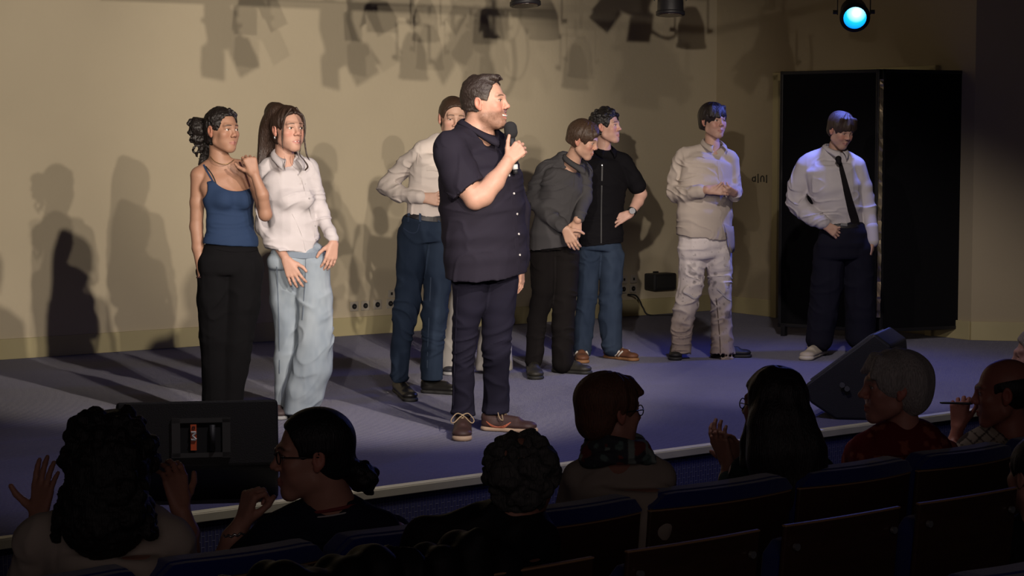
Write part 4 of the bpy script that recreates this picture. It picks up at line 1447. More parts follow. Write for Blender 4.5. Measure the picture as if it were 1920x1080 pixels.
def build_akimbo():
    Y0 = onz(780, 743)[1]
    p = Person(Y0, 10, 'person in an off-white shirt and dark blue jeans, half hidden behind the bearded speaker', (785, 743))
    J, L, T, r = p.J, p.L, p.T, p.r
    H = p.head(850, 223, 0, 12, -8, 3, 1.04)
    B = p.body
    head_ops(B, H, .3, 0, .95, 0, nose=.9, slit=.0014)
    B.chain([L(847, 252, .03, 15), L(838, 274, .03, 16), L(832, 290, .03, 20)], .02)
    B.chain([T(828, 300, .02, 40, .5), T(818, 330, 0, 48, .56), T(808, 380, 0, 42, .58), T(803, 410, 0, 40, .6)], .03, inset=.01)
    B.chain([L(792, 284, .03, 11), L(764, 309, .06, 10), L(728, 345, .10, 9), L(750, 363, .0, 8), L(790, 371, -.10, 8)], .012)
    hand(B, J(790, 370, -.10), V(1, -.15, -.12), unit(V(.05, -1, .1)), 1, .175, (20, 30, 20), .05, th=V(.75, -.1, .5))
    B.chain([L(870, 292, .04, 14), L(905, 340, .06, 11), L(900, 370, .02, 10), L(860, 380, -.10, 8)], .012)
    p.add(B, 'body', M_skin, .0033, col=face_col(H, (.50, .31, .23), brow=(.06, .035, .02), blush=.3, lips=(.40, .17, .14)))
    eyes(H, p.root, (.03, .03, .03), (0, 1, -.25))
    S = Solid()
    hair_cap(S, H, (0, .120, -.012), (.115, .095, .108), .008, -.080, .008)
    S.add(H.cone((0, -.09, -.02), (0, -.12, -.06), .025, .012), .02)
    p.add(S, 'hair', hairmat('chestnut', (.045, .026, .017), .35), .0033, strand_noise(H, .002, (70, 70, 8), 5, True))
    M_s = fabric('off white shirt', (.56, .50, .46), .82)
    C = Solid()
    C.chain([T(828, 298, .02, 42, .5), T(818, 330, 0, 51, .58), T(808, 378, 0, 46, .6), T(804, 424, 0, 42, .62)], .03)
    C.chain([L(797, 282, .03, 16), L(822, 268, .04, 16), L(866, 285, .04, 16)], .02)
    C.chain([L(794, 284, .03, 19), L(765, 308, .06, 18.5), L(728, 344, .10, 17)], .02)
    C.chain([L(724, 350, .10, 17.5), L(750, 364, .0, 15), L(780, 369, -.08, 12.5)], .014)
    C.add(cone(J(776, 368, -.07), J(787, 370, -.095), r(13.2), r(13.2)), .003)
    C.chain([L(870, 292, .04, 16), L(905, 340, .06, 15), L(898, 370, .02, 13), L(866, 380, -.08, 11)], .02)
    C.sub(cone(J(848, 250, .03), J(840, 272, .03), r(20), r(18)), .004)
    C.both(half(J(800, 409, 0), V(.15, 0, -1), .6), .004)
    fo = folds(.0045, (9, 9, 20), 8, [(J(722, 350, .08), .10, 1.3), (J(800, 400, -.05), .12, .8)], .003, .003)
    sh = p.add(C, 'shirt', M_s, .005, fo)
    collar(p, sh, M_s, 842, 262, .03, 18, h=.024, drop=.050, gap=20, flare=.016, fwd=.02)
    bv = bvh_of(sh)
    ribbon('pocket_flap', bv, [(800, 316), (810, 316), (822, 317)], .035, .003, M_s, sh)
    ribbon('seam', bv, [(786, 264), (784, 290), (780, 318)], .006, .002, M_s, sh)
    M_j = fabric('dark denim', (.02, .035, .07), .85, attr=True, bscale=500)
    S = legs(p, [(778, 440, .0, 32), (771, 500, .0, 27), (762, 580, -.01, 23.5), (753, 640, .0, 20), (749, 705, .02, 18)],
             [(826, 445, .03, 30), (822, 510, .04, 27), (815, 590, .05, 24), (811, 650, .06, 21), (809, 712, .08, 22)],
             [(802, 401, 0, 46, .62), (800, 430, 0, 52, .62), (800, 450, .01, 53, .6)], cut=716)
    tr = p.add(S, 'jeans', M_j, .006, folds(.005, (7, 7, 14), 7, [(J(760, 590, 0), .12, .9), (J(810, 590, 0), .12, .9), (J(752, 700, 0), .08, 1)], .004), jeans_col((.012, .020, .038), (.026, .040, .066), amt=.8))
    bt = bvh_of(tr)
    ribbon('belt', bt, [(759, 402), (780, 407), (805, 411), (829, 412)], .030, .005, mat('dark belt', (.012, .01, .012), .5), tr)
    for x in (767, 788, 822): ribbon('belt_loop', bt, [(x, 398), (x, 416)], .014, .012, M_j if False else mat('denim loop', (.02, .035, .07), .9), tr)
    ribbon('pocket_seam', bt, [(757, 428), (768, 436), (782, 436), (786, 420)], .005, .002, _mats['denim loop'], tr)
    ribbon('side_seam', bt, [(808, 520), (806, 570), (803, 630), (801, 690)], .006, .002, mat('denim seam dark', (.035, .055, .09), .9), tr)
    shoe(p.root, onz(743, 731), onz(775, 757), (.014, .013, .012), (.02, .02, .02), .050, .085, rough=.35)
    shoe(p.root, onz(790, 736), onz(862, 740), (.014, .013, .012), (.02, .02, .02), .050, .085, rough=.35)


def build_hidden():
    Y0 = onz(890, 700)[1]
    p = Person(Y0, 5, 'person in white flared trousers standing almost completely hidden behind the bearded speaker', (890, 700))
    J, L, T, r = p.J, p.L, p.T, p.r
    H = p.head(903, 230, 0, 10, 0, 0, .98)
    B = p.body
    head_ops(B, H, 1, 0, .95, 0)
    B.chain([L(903, 255, .03, 13), L(903, 280, .03, 15)], .02)
    B.chain([T(903, 300, .02, 34, .5), T(903, 340, 0, 38, .56), T(903, 400, 0, 34, .58), T(900, 430, 0, 36, .6)], .03)
    for s_ in (-1, 1):
        B.chain([L(903 + s_ * 40, 295, .03, 13), L(903 + s_ * 50, 360, .03, 11), L(903 + s_ * 55, 430, 0, 8)], .012)
        hand(B, J(903 + s_ * 55, 432, 0), V(0, -.1, -1), V(s_ * .8, -.6, 0), s_, .165)
    p.add(B, 'body', M_skin, .0045, col=face_col(H, (.48, .29, .21)))
    eyes(H, p.root)
    S = Solid(); hair_cap(S, H, (0, .120, -.012), (.115, .095, .108), .009, -.080, .008)
    p.add(S, 'hair', hairmat('chestnut'  , (.045, .026, .017), .35), .0045)
    C = Solid()
    C.chain([T(903, 298, .02, 36, .5), T(903, 340, 0, 42, .58), T(903, 400, 0, 38, .6), T(901, 440, 0, 42, .62)], .03)
    for s_ in (-1, 1): C.chain([L(903 + s_ * 38, 295, .03, 15), L(903 + s_ * 50, 360, .03, 13), L(903 + s_ * 55, 424, 0, 11)], .02)
    C.sub(cone(J(903, 260, .03), J(903, 280, .03), r(17), r(16)), .004)
    p.add(C, 'shirt', M_white, .007)
    S = legs(p, [(884, 470, 0, 28), (872, 530, 0, 26), (860, 600, 0, 24), (850, 650, 0, 22), (846, 688, 0, 22)],
             [(920, 470, 0, 28), (926, 530, 0, 26), (930, 600, 0, 26), (928, 650, 0, 32), (927, 690, 0, 35)],
             [(901, 436, 0, 38, .6), (902, 460, 0, 46, .62)], cut=694)
    p.add(S, 'trousers', fabric('cream trousers', (.42, .40, .37), .85), .007, folds(.004, (7, 7, 9), 3, (), .004, .004))
    shoe(p.root, onz(846, 690), onz(842, 706), (.03, .03, .04), (.4, .4, .4), .046, .08, (.5, .5, .5))
    shoe(p.root, onz(926, 690), onz(928, 706), (.03, .03, .04), (.4, .4, .4), .046, .08, (.5, .5, .5))


def build_grey_shirt():
    Y0 = onz(1040, 702)[1]
    p = Person(Y0, 35, 'person in a grey shirt bending forward with clasped hands', (1035, 702))
    J, L, T, r = p.J, p.L, p.T, p.r
    H = p.head(1094, 263, -.06, 68, -20, -6, 1.0)
    B = p.body
    head_ops(B, H, .5, 0, .9, 0, nose=.85)
    B.chain([L(1082, 282, -.02, 14), L(1072, 304, .02, 15), L(1066, 318, .04, 18)], .02)
    trunk = [T(1062, 330, .05, 38, .6), T(1058, 355, .02, 41, .62), T(1048, 400, .02, 38, .62), T(1037, 440, .04, 38, .64)]
    B.chain(trunk, .03, inset=.012)
    B.chain([L(1024, 322, .05, 13), L(1002, 376, .02, 11), L(1058, 428, -.16, 8)], .012)
    B.chain([L(1094, 328, .08, 12), L(1096, 375, .02, 10), L(1083, 412, -.14, 8)], .012)
    hand(B, J(1060, 428, -.17), V(.42, -.05, -.90), unit(V(-.2, -1, -.1)), -1, .178, (16, 22, 15), .05, th=V(.9, .1, -.2))
    hand(B, J(1083, 413, -.13), V(-.15, -.0, -1), unit(V(.1, -1, -.1)), 1, .172, (25, 40, 30), .03)
    p.add(B, 'body', M_skin, .0032, col=face_col(H, (.50, .30, .215), brow=(.10, .06, .04), blush=.5, lips=(.42, .17, .14)))
    eyes(H, p.root, (.04, .04, .04), (0, 1, -.1))
    S = Solid()
    hair_cap(S, H, (0, .125, -.030), (.110, .093, .100), .014, -.060, .008)
    S.add(H.cone((-.02, .04, .095), (.02, .075, .070), .022, .016), .02); S.add(H.cone((.045, .05, .06), (.05, .068, .035), .016, .010), .02)
    sn = strand_noise(H, .003, (60, 60, 8), 4)
    p.add(S, 'hair', hairmat('light brown', (.055, .032, .020), .4), .0033, sn)
    M_s = fabric('grey shirt', (.056, .054, .057), .85)
    C = Solid()
    C.chain([T(1062, 327, .05, 41, .6), T(1058, 355, .02, 43, .64), T(1046, 400, .02, 42, .66), T(1038, 440, .03, 44, .68), T(1037, 485, .03, 45, .68)], .03)
    C.chain([L(1028, 318, .06, 17), L(1058, 305, .05, 19), L(1094, 322, .08, 15)], .025)
    C.chain([L(1022, 322, .05, 18), L(1010, 350, .03, 18), L(1001, 374, .02, 16.5)], .02)
    C.chain([L(1002, 377, .01, 16), L(1028, 404, -.09, 14.5), L(1053, 423, -.155, 11.5)], .015)
    C.chain([L(1096, 325, .08, 14), L(1098, 370, .02, 12.5), L(1086, 407, -.125, 10.5)], .015)
    C.sub(cone(J(1082, 284, -.02), J(1073, 304, .01), r(18), r(17)), .004)
    C.sub(cone(J(1082, 284, -.06), J(1083, 324, -.14), r(18), r(1.5)), .003)
    C.both(half(J(1040, 463, 0), V(.12, .0, -1), .6), .004)
    fo = folds(.0045, (8, 8, 18), 12, [(J(1002, 376, 0), .10, 1.3), (J(1045, 415, -.1), .08, .8)], .004, .003)
    sh = p.add(C, 'shirt', M_s, .005, fo)
    bv = bvh_of(sh)
    collar(p, sh, M_s, 1077, 300, .00, 18, yaw=45, h=.040, drop=.075, fall=.034, tip=.020, gap=16, flare=.012, fwd=.03)
    ribbon('placket', bv, [(1080, 326), (1080, 345), (1077, 365), (1072, 390), (1068, 405)], .028, .002, M_s, sh)
    ribbon('side_panel_edge', bv, [(1052, 470), (1050, 450), (1054, 435)], .006, .003, M_s, sh)
    R_ = legs(p, [(1018, 480, .03, 25), (1018, 545, -.0, 20.5), (1007, 600, .02, 18.5), (1001, 675, .0, 16)],
              [(1060, 480, .05, 26), (1060, 545, .04, 22.5), (1056, 610, .05, 21), (1055, 680, .05, 20)],
              [(1037, 445, .04, 37, .64), (1038, 468, .04, 44, .66)])
    tr = p.add(R_, 'trousers', M_blackcloth if False else fabric('charcoal trousers', (.0095, .008, .008), .9), .006, folds(.0045, (8, 8, 16), 13, [(J(1005, 575, 0), .10, .8), (J(1058, 580, 0), .1, .6), (J(1055, 660, 0), .08, .8)], .003))
    shoe(p.root, onz(998, 696), onz(1006, 714), (.020, .018, .012), (.015, .015, .012), .056, .10, bootr=.06)
    shoe(p.root, onz(1035, 697), onz(1110, 702), (.020, .018, .012), (.015, .015, .012), .054, .10, bootr=.05)


def build_polo():
    Y0 = onz(1130, 674)[1]
    p = Person(Y0, 18, 'person in a black zip polo with a watch, one hand on the hip', (1130, 674))
    J, L, T, r = p.J, p.L, p.T, p.r
    H = p.head(1138, 238, 0, 62, 3, 0, .99)
    B = p.body
    head_ops(B, H, .2, 0, 1.0, 0, nose=.95)
    B.chain([L(1132, 262, .03, 13.5), L(1130, 282, .03, 14.5), L(1130, 292, .03, 18)], .02)
    trunk = [T(1129, 312, .02, 46, .56), T(1128, 345, 0, 47, .6), T(1127, 400, 0, 39, .6), T(1127, 448, 0, 39, .62)]
    B.chain([T(1130, 298, .03, 34, .5)] + trunk, .03, inset=.010)
    B.chain([L(1172, 312, .03, 14), L(1190, 340, .06, 12.5), L(1202, 364, .09, 11), L(1196, 378, .05, 10.5), L(1183, 399, -.03, 7.6)], .012)
    hand(B, J(1182, 400, -.03), V(-.86, -.2, -.40), unit(V(.05, -1, .4)), -1, .175, (10, 20, 15), .12, th=V(-.5, .75, .3))
    B.chain([L(1086, 312, .03, 14), L(1066, 355, .06, 11), L(1066, 372, .06, 10), L(1086, 402, 0, 8)], .012)
    p.add(B, 'body', M_skin, .0032, col=face_col(H, (.52, .31, .24), brow=(.04, .025, .02), blush=.35, lips=(.40, .16, .14)))
    eyes(H, p.root, (.03, .03, .04), (0, 1, 0))
    S = Solid()
    hair_cap(S, H, (0, .120, -.020), (.112, .095, .104), .012, -.055, .008)
    rr = random.Random(3)
    for i in range(60):
        a = rr.uniform(-1.2, 1.2); b = rr.uniform(-1.9, 1.05)
        d = V(math.sin(a), math.cos(a) * math.sin(b), math.cos(a) * math.cos(b))
        S.add(ell(H.p(d[0] * .076, -.012 + d[1] * .100, .045 + d[2] * .080), rr.uniform(.012, .019)), .004)
    p.add(S, 'hair', hairmat('black short curls', (.012, .010, .010), .45), .0035, curl_noise(.004, 70, 6))
    M_p = fabric('black polo', (.0065, .006, .0075), .85)
    C = Solid()
    C.chain([T(1130, 296, .03, 38, .5), T(1129, 312, .02, 49, .58), T(1128, 345, 0, 50, .62), T(1127, 400, 0, 41, .62), T(1127, 440, 0, 41, .64), T(1127, 478, 0, 42, .64)], .03)
    C.chain([L(1092, 302, .03, 17), L(1128, 290, .03, 18), L(1166, 303, .03, 17)], .02)
    C.chain([L(1170, 308, .03, 18), L(1186, 334, .05, 17.5), L(1194, 348, .07, 18)], .015)
    C.chain([L(1090, 308, .03, 18), L(1074, 345, .05, 18)], .015)
    C.sub(cone(J(1132, 262, .03), J(1130, 280, .03), r(17), r(15)), .004)
    C.sub(cone(J(1133, 266, -.06), J(1129, 306, -.125), r(17), r(1.5)), .003)
    C.both(half(J(1127, 458, 0), V(.10, 0, -1), .6), .004)
    sh = p.add(C, 'polo_shirt', M_p, .005, folds(.003, (8, 8, 16), 15, (), .003))
    bv = bvh_of(sh)
    collar(p, sh, M_p, 1131, 274, .03, 16.5, h=.018, drop=.045, gap=20, flare=.014, fwd=.02)
    ribbon('zip', bv, [(1129, 308), (1128, 350), (1127, 400), (1127, 456)], .010, .004, mat('zip dark', (.018, .018, .020), .5, .1), sh, .004)
    MB().disc(J(1129, 310, -.155), (0, -1, 0), .004, .004, 10).build('zip_pull', mat('silver', (.7, .7, .72), .25, .8), sh)
    w = J(1184, 397, -.03); ax_ = unit(J(1196, 378, .05) - J(1183, 399, -.03))
    wm = MB().tube([w - ax_ * .012, w + ax_ * .012], [r(9), r(9.4)], 24); wo = wm.build('watch', mat('watch strap', (.012, .012, .012), .5), p.root, smooth=True)
    nn = unit(V(.1, -1, .2)); MB().disc(w + nn * r(9), nn, .021, .010, 24).build('watch_case', mat('watch case', (.04, .04, .045), .25, .5), wo)
    M_j = fabric('mid denim', (.02, .035, .07), .85, attr=True, bscale=500)
    R_ = legs(p, [(1104, 480, .0, 23), (1102, 540, 0, 20), (1096, 600, 0, 18), (1092, 660, -.0, 17)],
              [(1146, 480, .02, 24), (1145, 540, .02, 21.5), (1144, 595, .02, 20.5), (1148, 648, .02, 20)],
              [(1127, 450, 0, 39, .62), (1126, 470, 0, 43, .62)], cut=668)
    tr = p.add(R_, 'jeans', M_j, .006, folds(.0045, (8, 8, 14), 16, [(J(1145, 585, 0), .10, 1), (J(1148, 650, 0), .08, 1)], .003), jeans_col((.016, .026, .048), (.038, .056, .090), amt=.8))
    for hl, to in (((1131, 670), (1199, 678)), ((1084, 665), (1095, 684))):
        o, P = shoe(p.root, onz(*hl), onz(*to), (.14, .055, .028), (.28, .14, .06), .048, .085, (.10, .04, .02))
        Lh = 1
        for q in (-1, 1):
            for i in range(3):
                m = MB(); t = .38 + .085 * i
                m.tube([P(t, q * .047, .026), P(t + .045, q * .040, .048), P(t + .08, q * .030, .064)], .0062, 6)
                m.build('side_stripe', mat('stripe white', (.6, .58, .52), .6), o, smooth=True)


def build_beige():
    Y0 = onz(1320, 673)[1]
    p = Person(Y0, 20, 'person in a beige shirt and stained torn white trousers, hands clasped in front', (1320, 673))
    J, L, T, r = p.J, p.L, p.T, p.r
    H = p.head(1338, 228, 0, 30, 0, 0, 1.0)
    B = p.body
    head_ops(B, H, .3, 0, 1.0, .3, nose=.9)
    B.chain([L(1335, 254, .03, 13), L(1335, 276, .03, 14), L(1335, 288, .03, 18)], .02)
    trunk = [T(1328, 310, .02, 48, .56), T(1325, 345, 0, 46, .6), T(1322, 400, 0, 42, .6), T(1322, 430, 0, 42, .62)]
    B.chain([T(1331, 294, .03, 34, .5)] + trunk, .03, inset=.010)
    B.chain([L(1280, 308, .03, 13), L(1264, 362, .03, 10.5), L(1290, 362, -.10, 9.5), L(1326, 356, -.22, 8)], .012)
    hand(B, J(1327, 356, -.225), V(.96, -.1, .02), unit(V(-.05, -1, .25)), 1, .178, (20, 30, 25), .03, th=V(.7, -.1, .7))
    B.chain([L(1374, 312, .05, 12), L(1382, 360, .03, 10), L(1376, 362, -.16, 8)], .012)
    hand(B, J(1378, 362, -.18), V(-.5, -.4, .2), unit(V(.2, -.6, -.75)), -1, .172, (40, 55, 35), .03)
    p.add(B, 'body', M_skin, .0032, col=face_col(H, (.48, .29, .22), brow=(.04, .025, .02), blush=.4, lips=(.40, .15, .13)))
    eyes(H, p.root, (.04, .03, .02), (-.2, 1, 0))
    S = Solid()
    hair_cap(S, H, (0, .125, -.060), (.100, .085, .098), .016, -.070, .008)
    for x in np.linspace(-.055, .055, 7):
        S.add(H.cone((x * .9, .045, .095), (x * 1.08 + .01, .086 - abs(x) * .5, .030 + abs(x) * .1), .016, .008), .008)
    for q in (-1, 1): S.add(H.cone((q * .074, .02, .04), (q * .076, .01, -.02), .014, .008), .01)
    p.add(S, 'hair', hairmat('dark mop', (.016, .011, .012), .4), .0033, strand_noise(H, .004, (60, 60, 7), 9))
    M_s = fabric('beige shirt', (.43, .37, .32), .85)
    C = Solid()
    C.chain([T(1331, 292, .03, 38, .5), T(1328, 310, .02, 51, .58), T(1325, 345, 0, 52, .64), T(1321, 400, 0, 51, .66), T(1320, 465, 0, 55, .68)], .03)
    C.chain([L(1287, 292, .03, 17), L(1330, 284, .04, 19), L(1368, 296, .04, 15)], .025)
    C.chain([L(1281, 300, .03, 19), L(1272, 335, .03, 17), L(1268, 360, .02, 17)], .02)
    C.chain([L(1269, 362, .0, 16.5), L(1288, 363, -.10, 14.5), L(1306, 360, -.17, 12.5)], .014)
    C.add(cone(J(1303, 360, -.165), J(1312, 359, -.185), r(13), r(12.5)), .003)
    C.chain([L(1368, 302, .04, 16), L(1374, 335, .04, 14.5), L(1375, 358, .0, 14), L(1378, 366, -.12, 12)], .016)
    C.sub(cone(J(1335, 255, .03), J(1335, 276, .03), r(18), r(16.5)), .004)
    C.sub(cone(J(1338, 258, -.05), J(1347, 300, -.135), r(18), r(1.5)), .003)
    C.both(half(J(1320, 445, 0), V(-.12, 0, -1), .6), .004)
    C.sub(ell(J(1372, 452, -.05), (r(11), .25, r(26))), .004)
    fo = folds(.005, (8, 8, 16), 20, [(J(1266, 345, 0), .12, 1.0), (J(1285, 310, 0), .08, .8)], .004, .004)
    sh = p.add(C, 'shirt', M_s, .005, fo)
    bv = bvh_of(sh)
    collar(p, sh, M_s, 1336, 266, .03, 17, h=.026, drop=.050, fall=.030, tip=.018, gap=28, flare=.016, fwd=.02)
    ribbon('placket', bv, [(1347, 302), (1349, 320), (1351, 345), (1353, 385), (1355, 420), (1356, 443)], .026, .002, M_s, sh)
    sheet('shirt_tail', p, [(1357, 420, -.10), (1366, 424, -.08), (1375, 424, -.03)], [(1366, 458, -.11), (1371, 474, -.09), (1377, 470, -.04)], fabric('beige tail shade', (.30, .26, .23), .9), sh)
    def dirt(v):
        c = np.tile(V(.66, .60, .58), (len(v), 1)); zz = v[:, 2] - ST
        n1 = noise(v * 9 + 3) * .5 + .5; n2 = noise(v * 34) * .5 + .5; n3 = noise(v * 80 + 9) * .5 + .5
        low = smooth(.66, .12, zz)
        w = np.clip(low * (.45 + .5 * n1) + low * n2 * .3, 0, .85)[:, None]
        c = c * (1 - w) + V(.27, .205, .16) * w
        blot = (smooth(.62, .74, n2 * .6 + n1 * .4) * smooth(.80, .50, zz) * smooth(.12, .3, zz) * (.5 + .5 * n3))[:, None]
        c = c * (1 - blot * .85) + V(.07, .06, .07) * blot * .85
        spk = (smooth(.80, .90, n3) * smooth(1.0, .6, zz))[:, None] * .5
        return c * (1 - spk) + V(.10, .08, .08) * spk
    M_t = fabric('stained trousers', (.6, .55, .5), .9, attr=True)
    R_ = legs(p, [(1300, 470, .0, 28), (1296, 530, 0, 23), (1284, 580, -.0, 22), (1277, 620, 0, 19.5), (1277, 660, .0, 19)],
              [(1346, 475, .02, 28), (1351, 540, .02, 22), (1352, 590, .02, 20), (1354, 630, .02, 20), (1355, 662, .02, 23)],
              [(1321, 436, 0, 49, .64), (1321, 458, 0, 52, .66), (1322, 482, .01, 50, .62)], cut=664)
    for i in range(7):            # torn, frayed hems
        R_.sub(cone(J(1262 + i * 6, 667, -.3), J(1262 + i * 6, 667, .3), r(2.5 + (i * 37 % 3)), r(2.5 + (i * 37 % 3))), .002)
        R_.sub(cone(J(1334 + i * 7, 667, -.3), J(1334 + i * 7, 667, .3), r(2.5 + (i * 53 % 4)), r(2.5 + (i * 53 % 4))), .002)
    tr = p.add(R_, 'trousers', M_t, .0055, folds(.0055, (8, 8, 15), 21, [(J(1300, 555, -.05), .09, 1.6), (J(1355, 555, -.05), .09, 1.6), (J(1280, 600, 0), .1, .8)], .004, .003), dirt)
    bt = bvh_of(tr)
    ribbon('torn_edge', bt, [(1283, 548), (1293, 553), (1302, 560), (1309, 555)], .010, .010, M_white, tr)
    ribbon('torn_edge', bt, [(1345, 541), (1353, 548), (1361, 558), (1370, 563)], .012, .010, M_white, tr)
    ribbon('side_seam', bt, [(1343, 560), (1347, 600), (1350, 640), (1351, 662)], .006, .004, mat('dark seam', (.10, .07, .055), .9), tr)
    shoe(p.root, onz(1268, 662), onz(1266, 678), (.012, .011, .011), (.02, .02, .02), .050, .08)
    shoe(p.root, onz(1330, 670), onz(1412, 670), (.012, .011, .011), (.02, .02, .02), .050, .08)


def build_tie():
    Y0 = onz(1560, 668)[1]
    p = Person(Y0, 22, 'person in a white shirt and black tie looking down before the screen', (1560, 668))
    J, L, T, r = p.J, p.L, p.T, p.r
    H = p.head(1577, 246, -.04, 28, -20, 4, 1.0)
    B = p.body
    head_ops(B, H, .4, 0, 1.0, .2, nose=.85, slit=.0010)
    B.chain([L(1568, 272, .02, 13), L(1564, 292, .04, 14), L(1562, 302, .04, 18)], .02)
    trunk = [T(1560, 320, .02, 47, .56), T(1566, 350, 0, 45, .6), T(1576, 400, 0, 39, .6), T(1583, 430, 0, 38, .62)]
    B.chain([T(1560, 306, .03, 34, .5)] + trunk, .03, inset=.010)
    B.chain([L(1511, 322, .03, 13), L(1487, 380, .05, 10.5), L(1544, 420, -.14, 8)], .012)
    hand(B, J(1546, 421, -.145), V(.80, -.15, -.52), unit(V(-.1, -1, .2)), 1, .175, (30, 40, 30), .10, th=V(.9, -.1, .1))
    B.chain([L(1610, 320, .03, 12), L(1626, 385, .04, 10.5), L(1636, 455, -.02, 7.6)], .012)
    hand(B, J(1636, 456, -.02), V(-.12, -.05, -1), unit(V(.9, -.4, 0)), -1, .168, (35, 50, 35), .02, th=V(-.3, -.3, -.9))
    p.add(B, 'body', M_skin, .0032, col=face_col(H, (.50, .30, .22), brow=(.08, .05, .035), blush=.5, lips=(.42, .18, .16)))
    eyes(H, p.root, (.04, .03, .02), (0, 1, -.6))
    S = Solid()
    hair_cap(S, H, (0, .125, -.055), (.100, .085, .098), .017, -.060, .008)
    for x in np.linspace(-.06, .06, 8):
        S.add(H.cone((x * .9, .045, .095), (x * 1.05 - .008, .088 - abs(x) * .5, .034 + abs(x) * .1), .018, .008), .008)
    p.add(S, 'hair', hairmat('brown mop', (.045, .028, .020), .42), .0033, strand_noise(H, .005, (55, 55, 9), 11))
    C = Solid()
    C.chain([T(1560, 304, .03, 38, .5), T(1560, 322, .02, 52, .58), T(1567, 355, 0, 52, .64), T(1576, 395, 0, 44, .64), T(1584, 434, 0, 37, .62)], .03)
    C.chain([L(1520, 304, .03, 18), L(1560, 290, .04, 20), L(1600, 306, .04, 16)], .025)
    C.chain([L(1512, 314, .03, 20), L(1499, 345, .04, 19), L(1492, 376, .05, 18)], .02)
    C.chain([L(1493, 380, .04, 17.5), L(1514, 400, -.06, 16), L(1532, 411, -.11, 14)], .014)
    C.add(cone(J(1527, 409, -.10), J(1541, 417, -.135), r(14), r(13)), .003)
    C.chain([L(1606, 312, .03, 17), L(1620, 350, .04, 15.5), L(1628, 392, .03, 14), L(1634, 430, .0, 13)], .016)
    C.add(cone(J(1634, 430, .0), J(1636, 449, -.01), r(12), r(12.5)), .003)
    C.sub(cone(J(1568, 262, .02), J(1564, 292, .035), r(21), r(17)), .004)
    C.both(half(J(1583, 423, 0), V(.0, 0, -1), .6), .004) if False else None
    C.both(half(J(1583, 428, 0), V(.0, 0, -1), .6), .004)
    fo = folds(.005, (8, 8, 14), 25, [(J(1492, 380, 0), .12, 1.2), (J(1545, 400, -.08), .10, .8), (J(1632, 430, 0), .07, .8)], .004, .004)
    # the cuff keeps below the waist line
    sh = p.add(C, 'shirt', M_white, .005, fo)
    cf = Solid(); cf.chain([L(1634, 426, .0, 12.5), L(1636, 452, -.01, 12)], .01)
    p.add(cf, 'cuff', M_white, .005, None, None, sh)
    bv = bvh_of(sh)
    collar(p, sh, M_white, 1565, 279, .03, 17.5, h=.034, drop=.050, fall=.032, tip=.026, gap=8, flare=.012, fwd=.02)
    M_t = fabric('black tie', (.012, .010, .011), .7)
    ribbon('tie', bv, [(1573, 302), (1578, 320), (1584, 345), (1590, 370), (1596, 392), (1602, 412), (1605, 424)], .04, .010, M_t, p.root, .004, widths=[.030, .034, .045, .055, .062, .066, .066])
    k_ = Solid(); k_.add(cone(J(1572, 298, -.135), J(1573, 304, -.14), r(6), r(4.5)), .003); k_.build('tie_knot', M_t, p.root, .003)
    ribbon('placket', bv, [(1569, 306), (1575, 330), (1582, 360), (1590, 390), (1597, 412)], .026, .002, M_white, sh)
    R_ = legs(p, [(1556, 470, .0, 30), (1551, 530, 0, 30), (1543, 590, 0, 27), (1537, 636, .0, 25)],
              [(1607, 470, .03, 32), (1610, 530, .05, 29), (1612, 590, .06, 27), (1612, 630, .08, 26)],
              [(1583, 416, 0, 42, .64), (1583, 436, 0, 48, .64), (1582, 455, 0, 54, .66), (1582, 482, .01, 55, .62)], cut=645)
    M_n = fabric('night blue trousers', (.011, .011, .020), .9)
    tr = p.add(R_, 'trousers', M_n, .006, folds(.004, (7, 7, 10), 26, (), .004, .004))
    bt = bvh_of(tr)
    ribbon('belt', bt, [(1552, 420), (1570, 424), (1590, 425), (1608, 422)], .028, .004, mat('dark belt', (.012, .01, .012), .5), tr)
    ribbon('buckle', bt, [(1576, 421), (1588, 422)], .022, .009, mat('silver', (.7, .7, .72), .25, .8), tr)
    shoe(p.root, onz(1545, 662), onz(1505, 678), (.50, .44, .36), (.55, .50, .42), .056, .095, (.45, .42, .36), solet=.03)
    shoe(p.root, onz(1612, 650), onz(1622, 664), (.50, .44, .36), (.55, .50, .42), .056, .095, (.45, .42, .36), solet=.03)


for fn in (build_camisole, build_white_shirt, build_akimbo, build_hidden, build_grey_shirt, build_polo, build_beige, build_tie):
    fn()

# ------------------------------------------------------------------ rows of seats
PW = onz(1195, 925, .90)
M_wood = mat('seat wood', (.045, .020, .012), .45, bump=.0004, bscale=30, stretch=(1, 1, 8), vary=.15, vscale=6)
M_edge = mat('seat wood edge', (.30, .17, .09), .5)
M_blue = mat('seat fabric', (.009, .016, .14), .9, bump=.0012, bscale=300, sheen=.3, spec=.1)
M_steel = mat('seat steel', (.02, .02, .022), .5)


def row_s(P, px):
    k = (px - 960) / F
    a = (P - CAM) @ _fw; b = UW @ _fw
    return (k * a - P[0]) / (UW[0] - k * b)


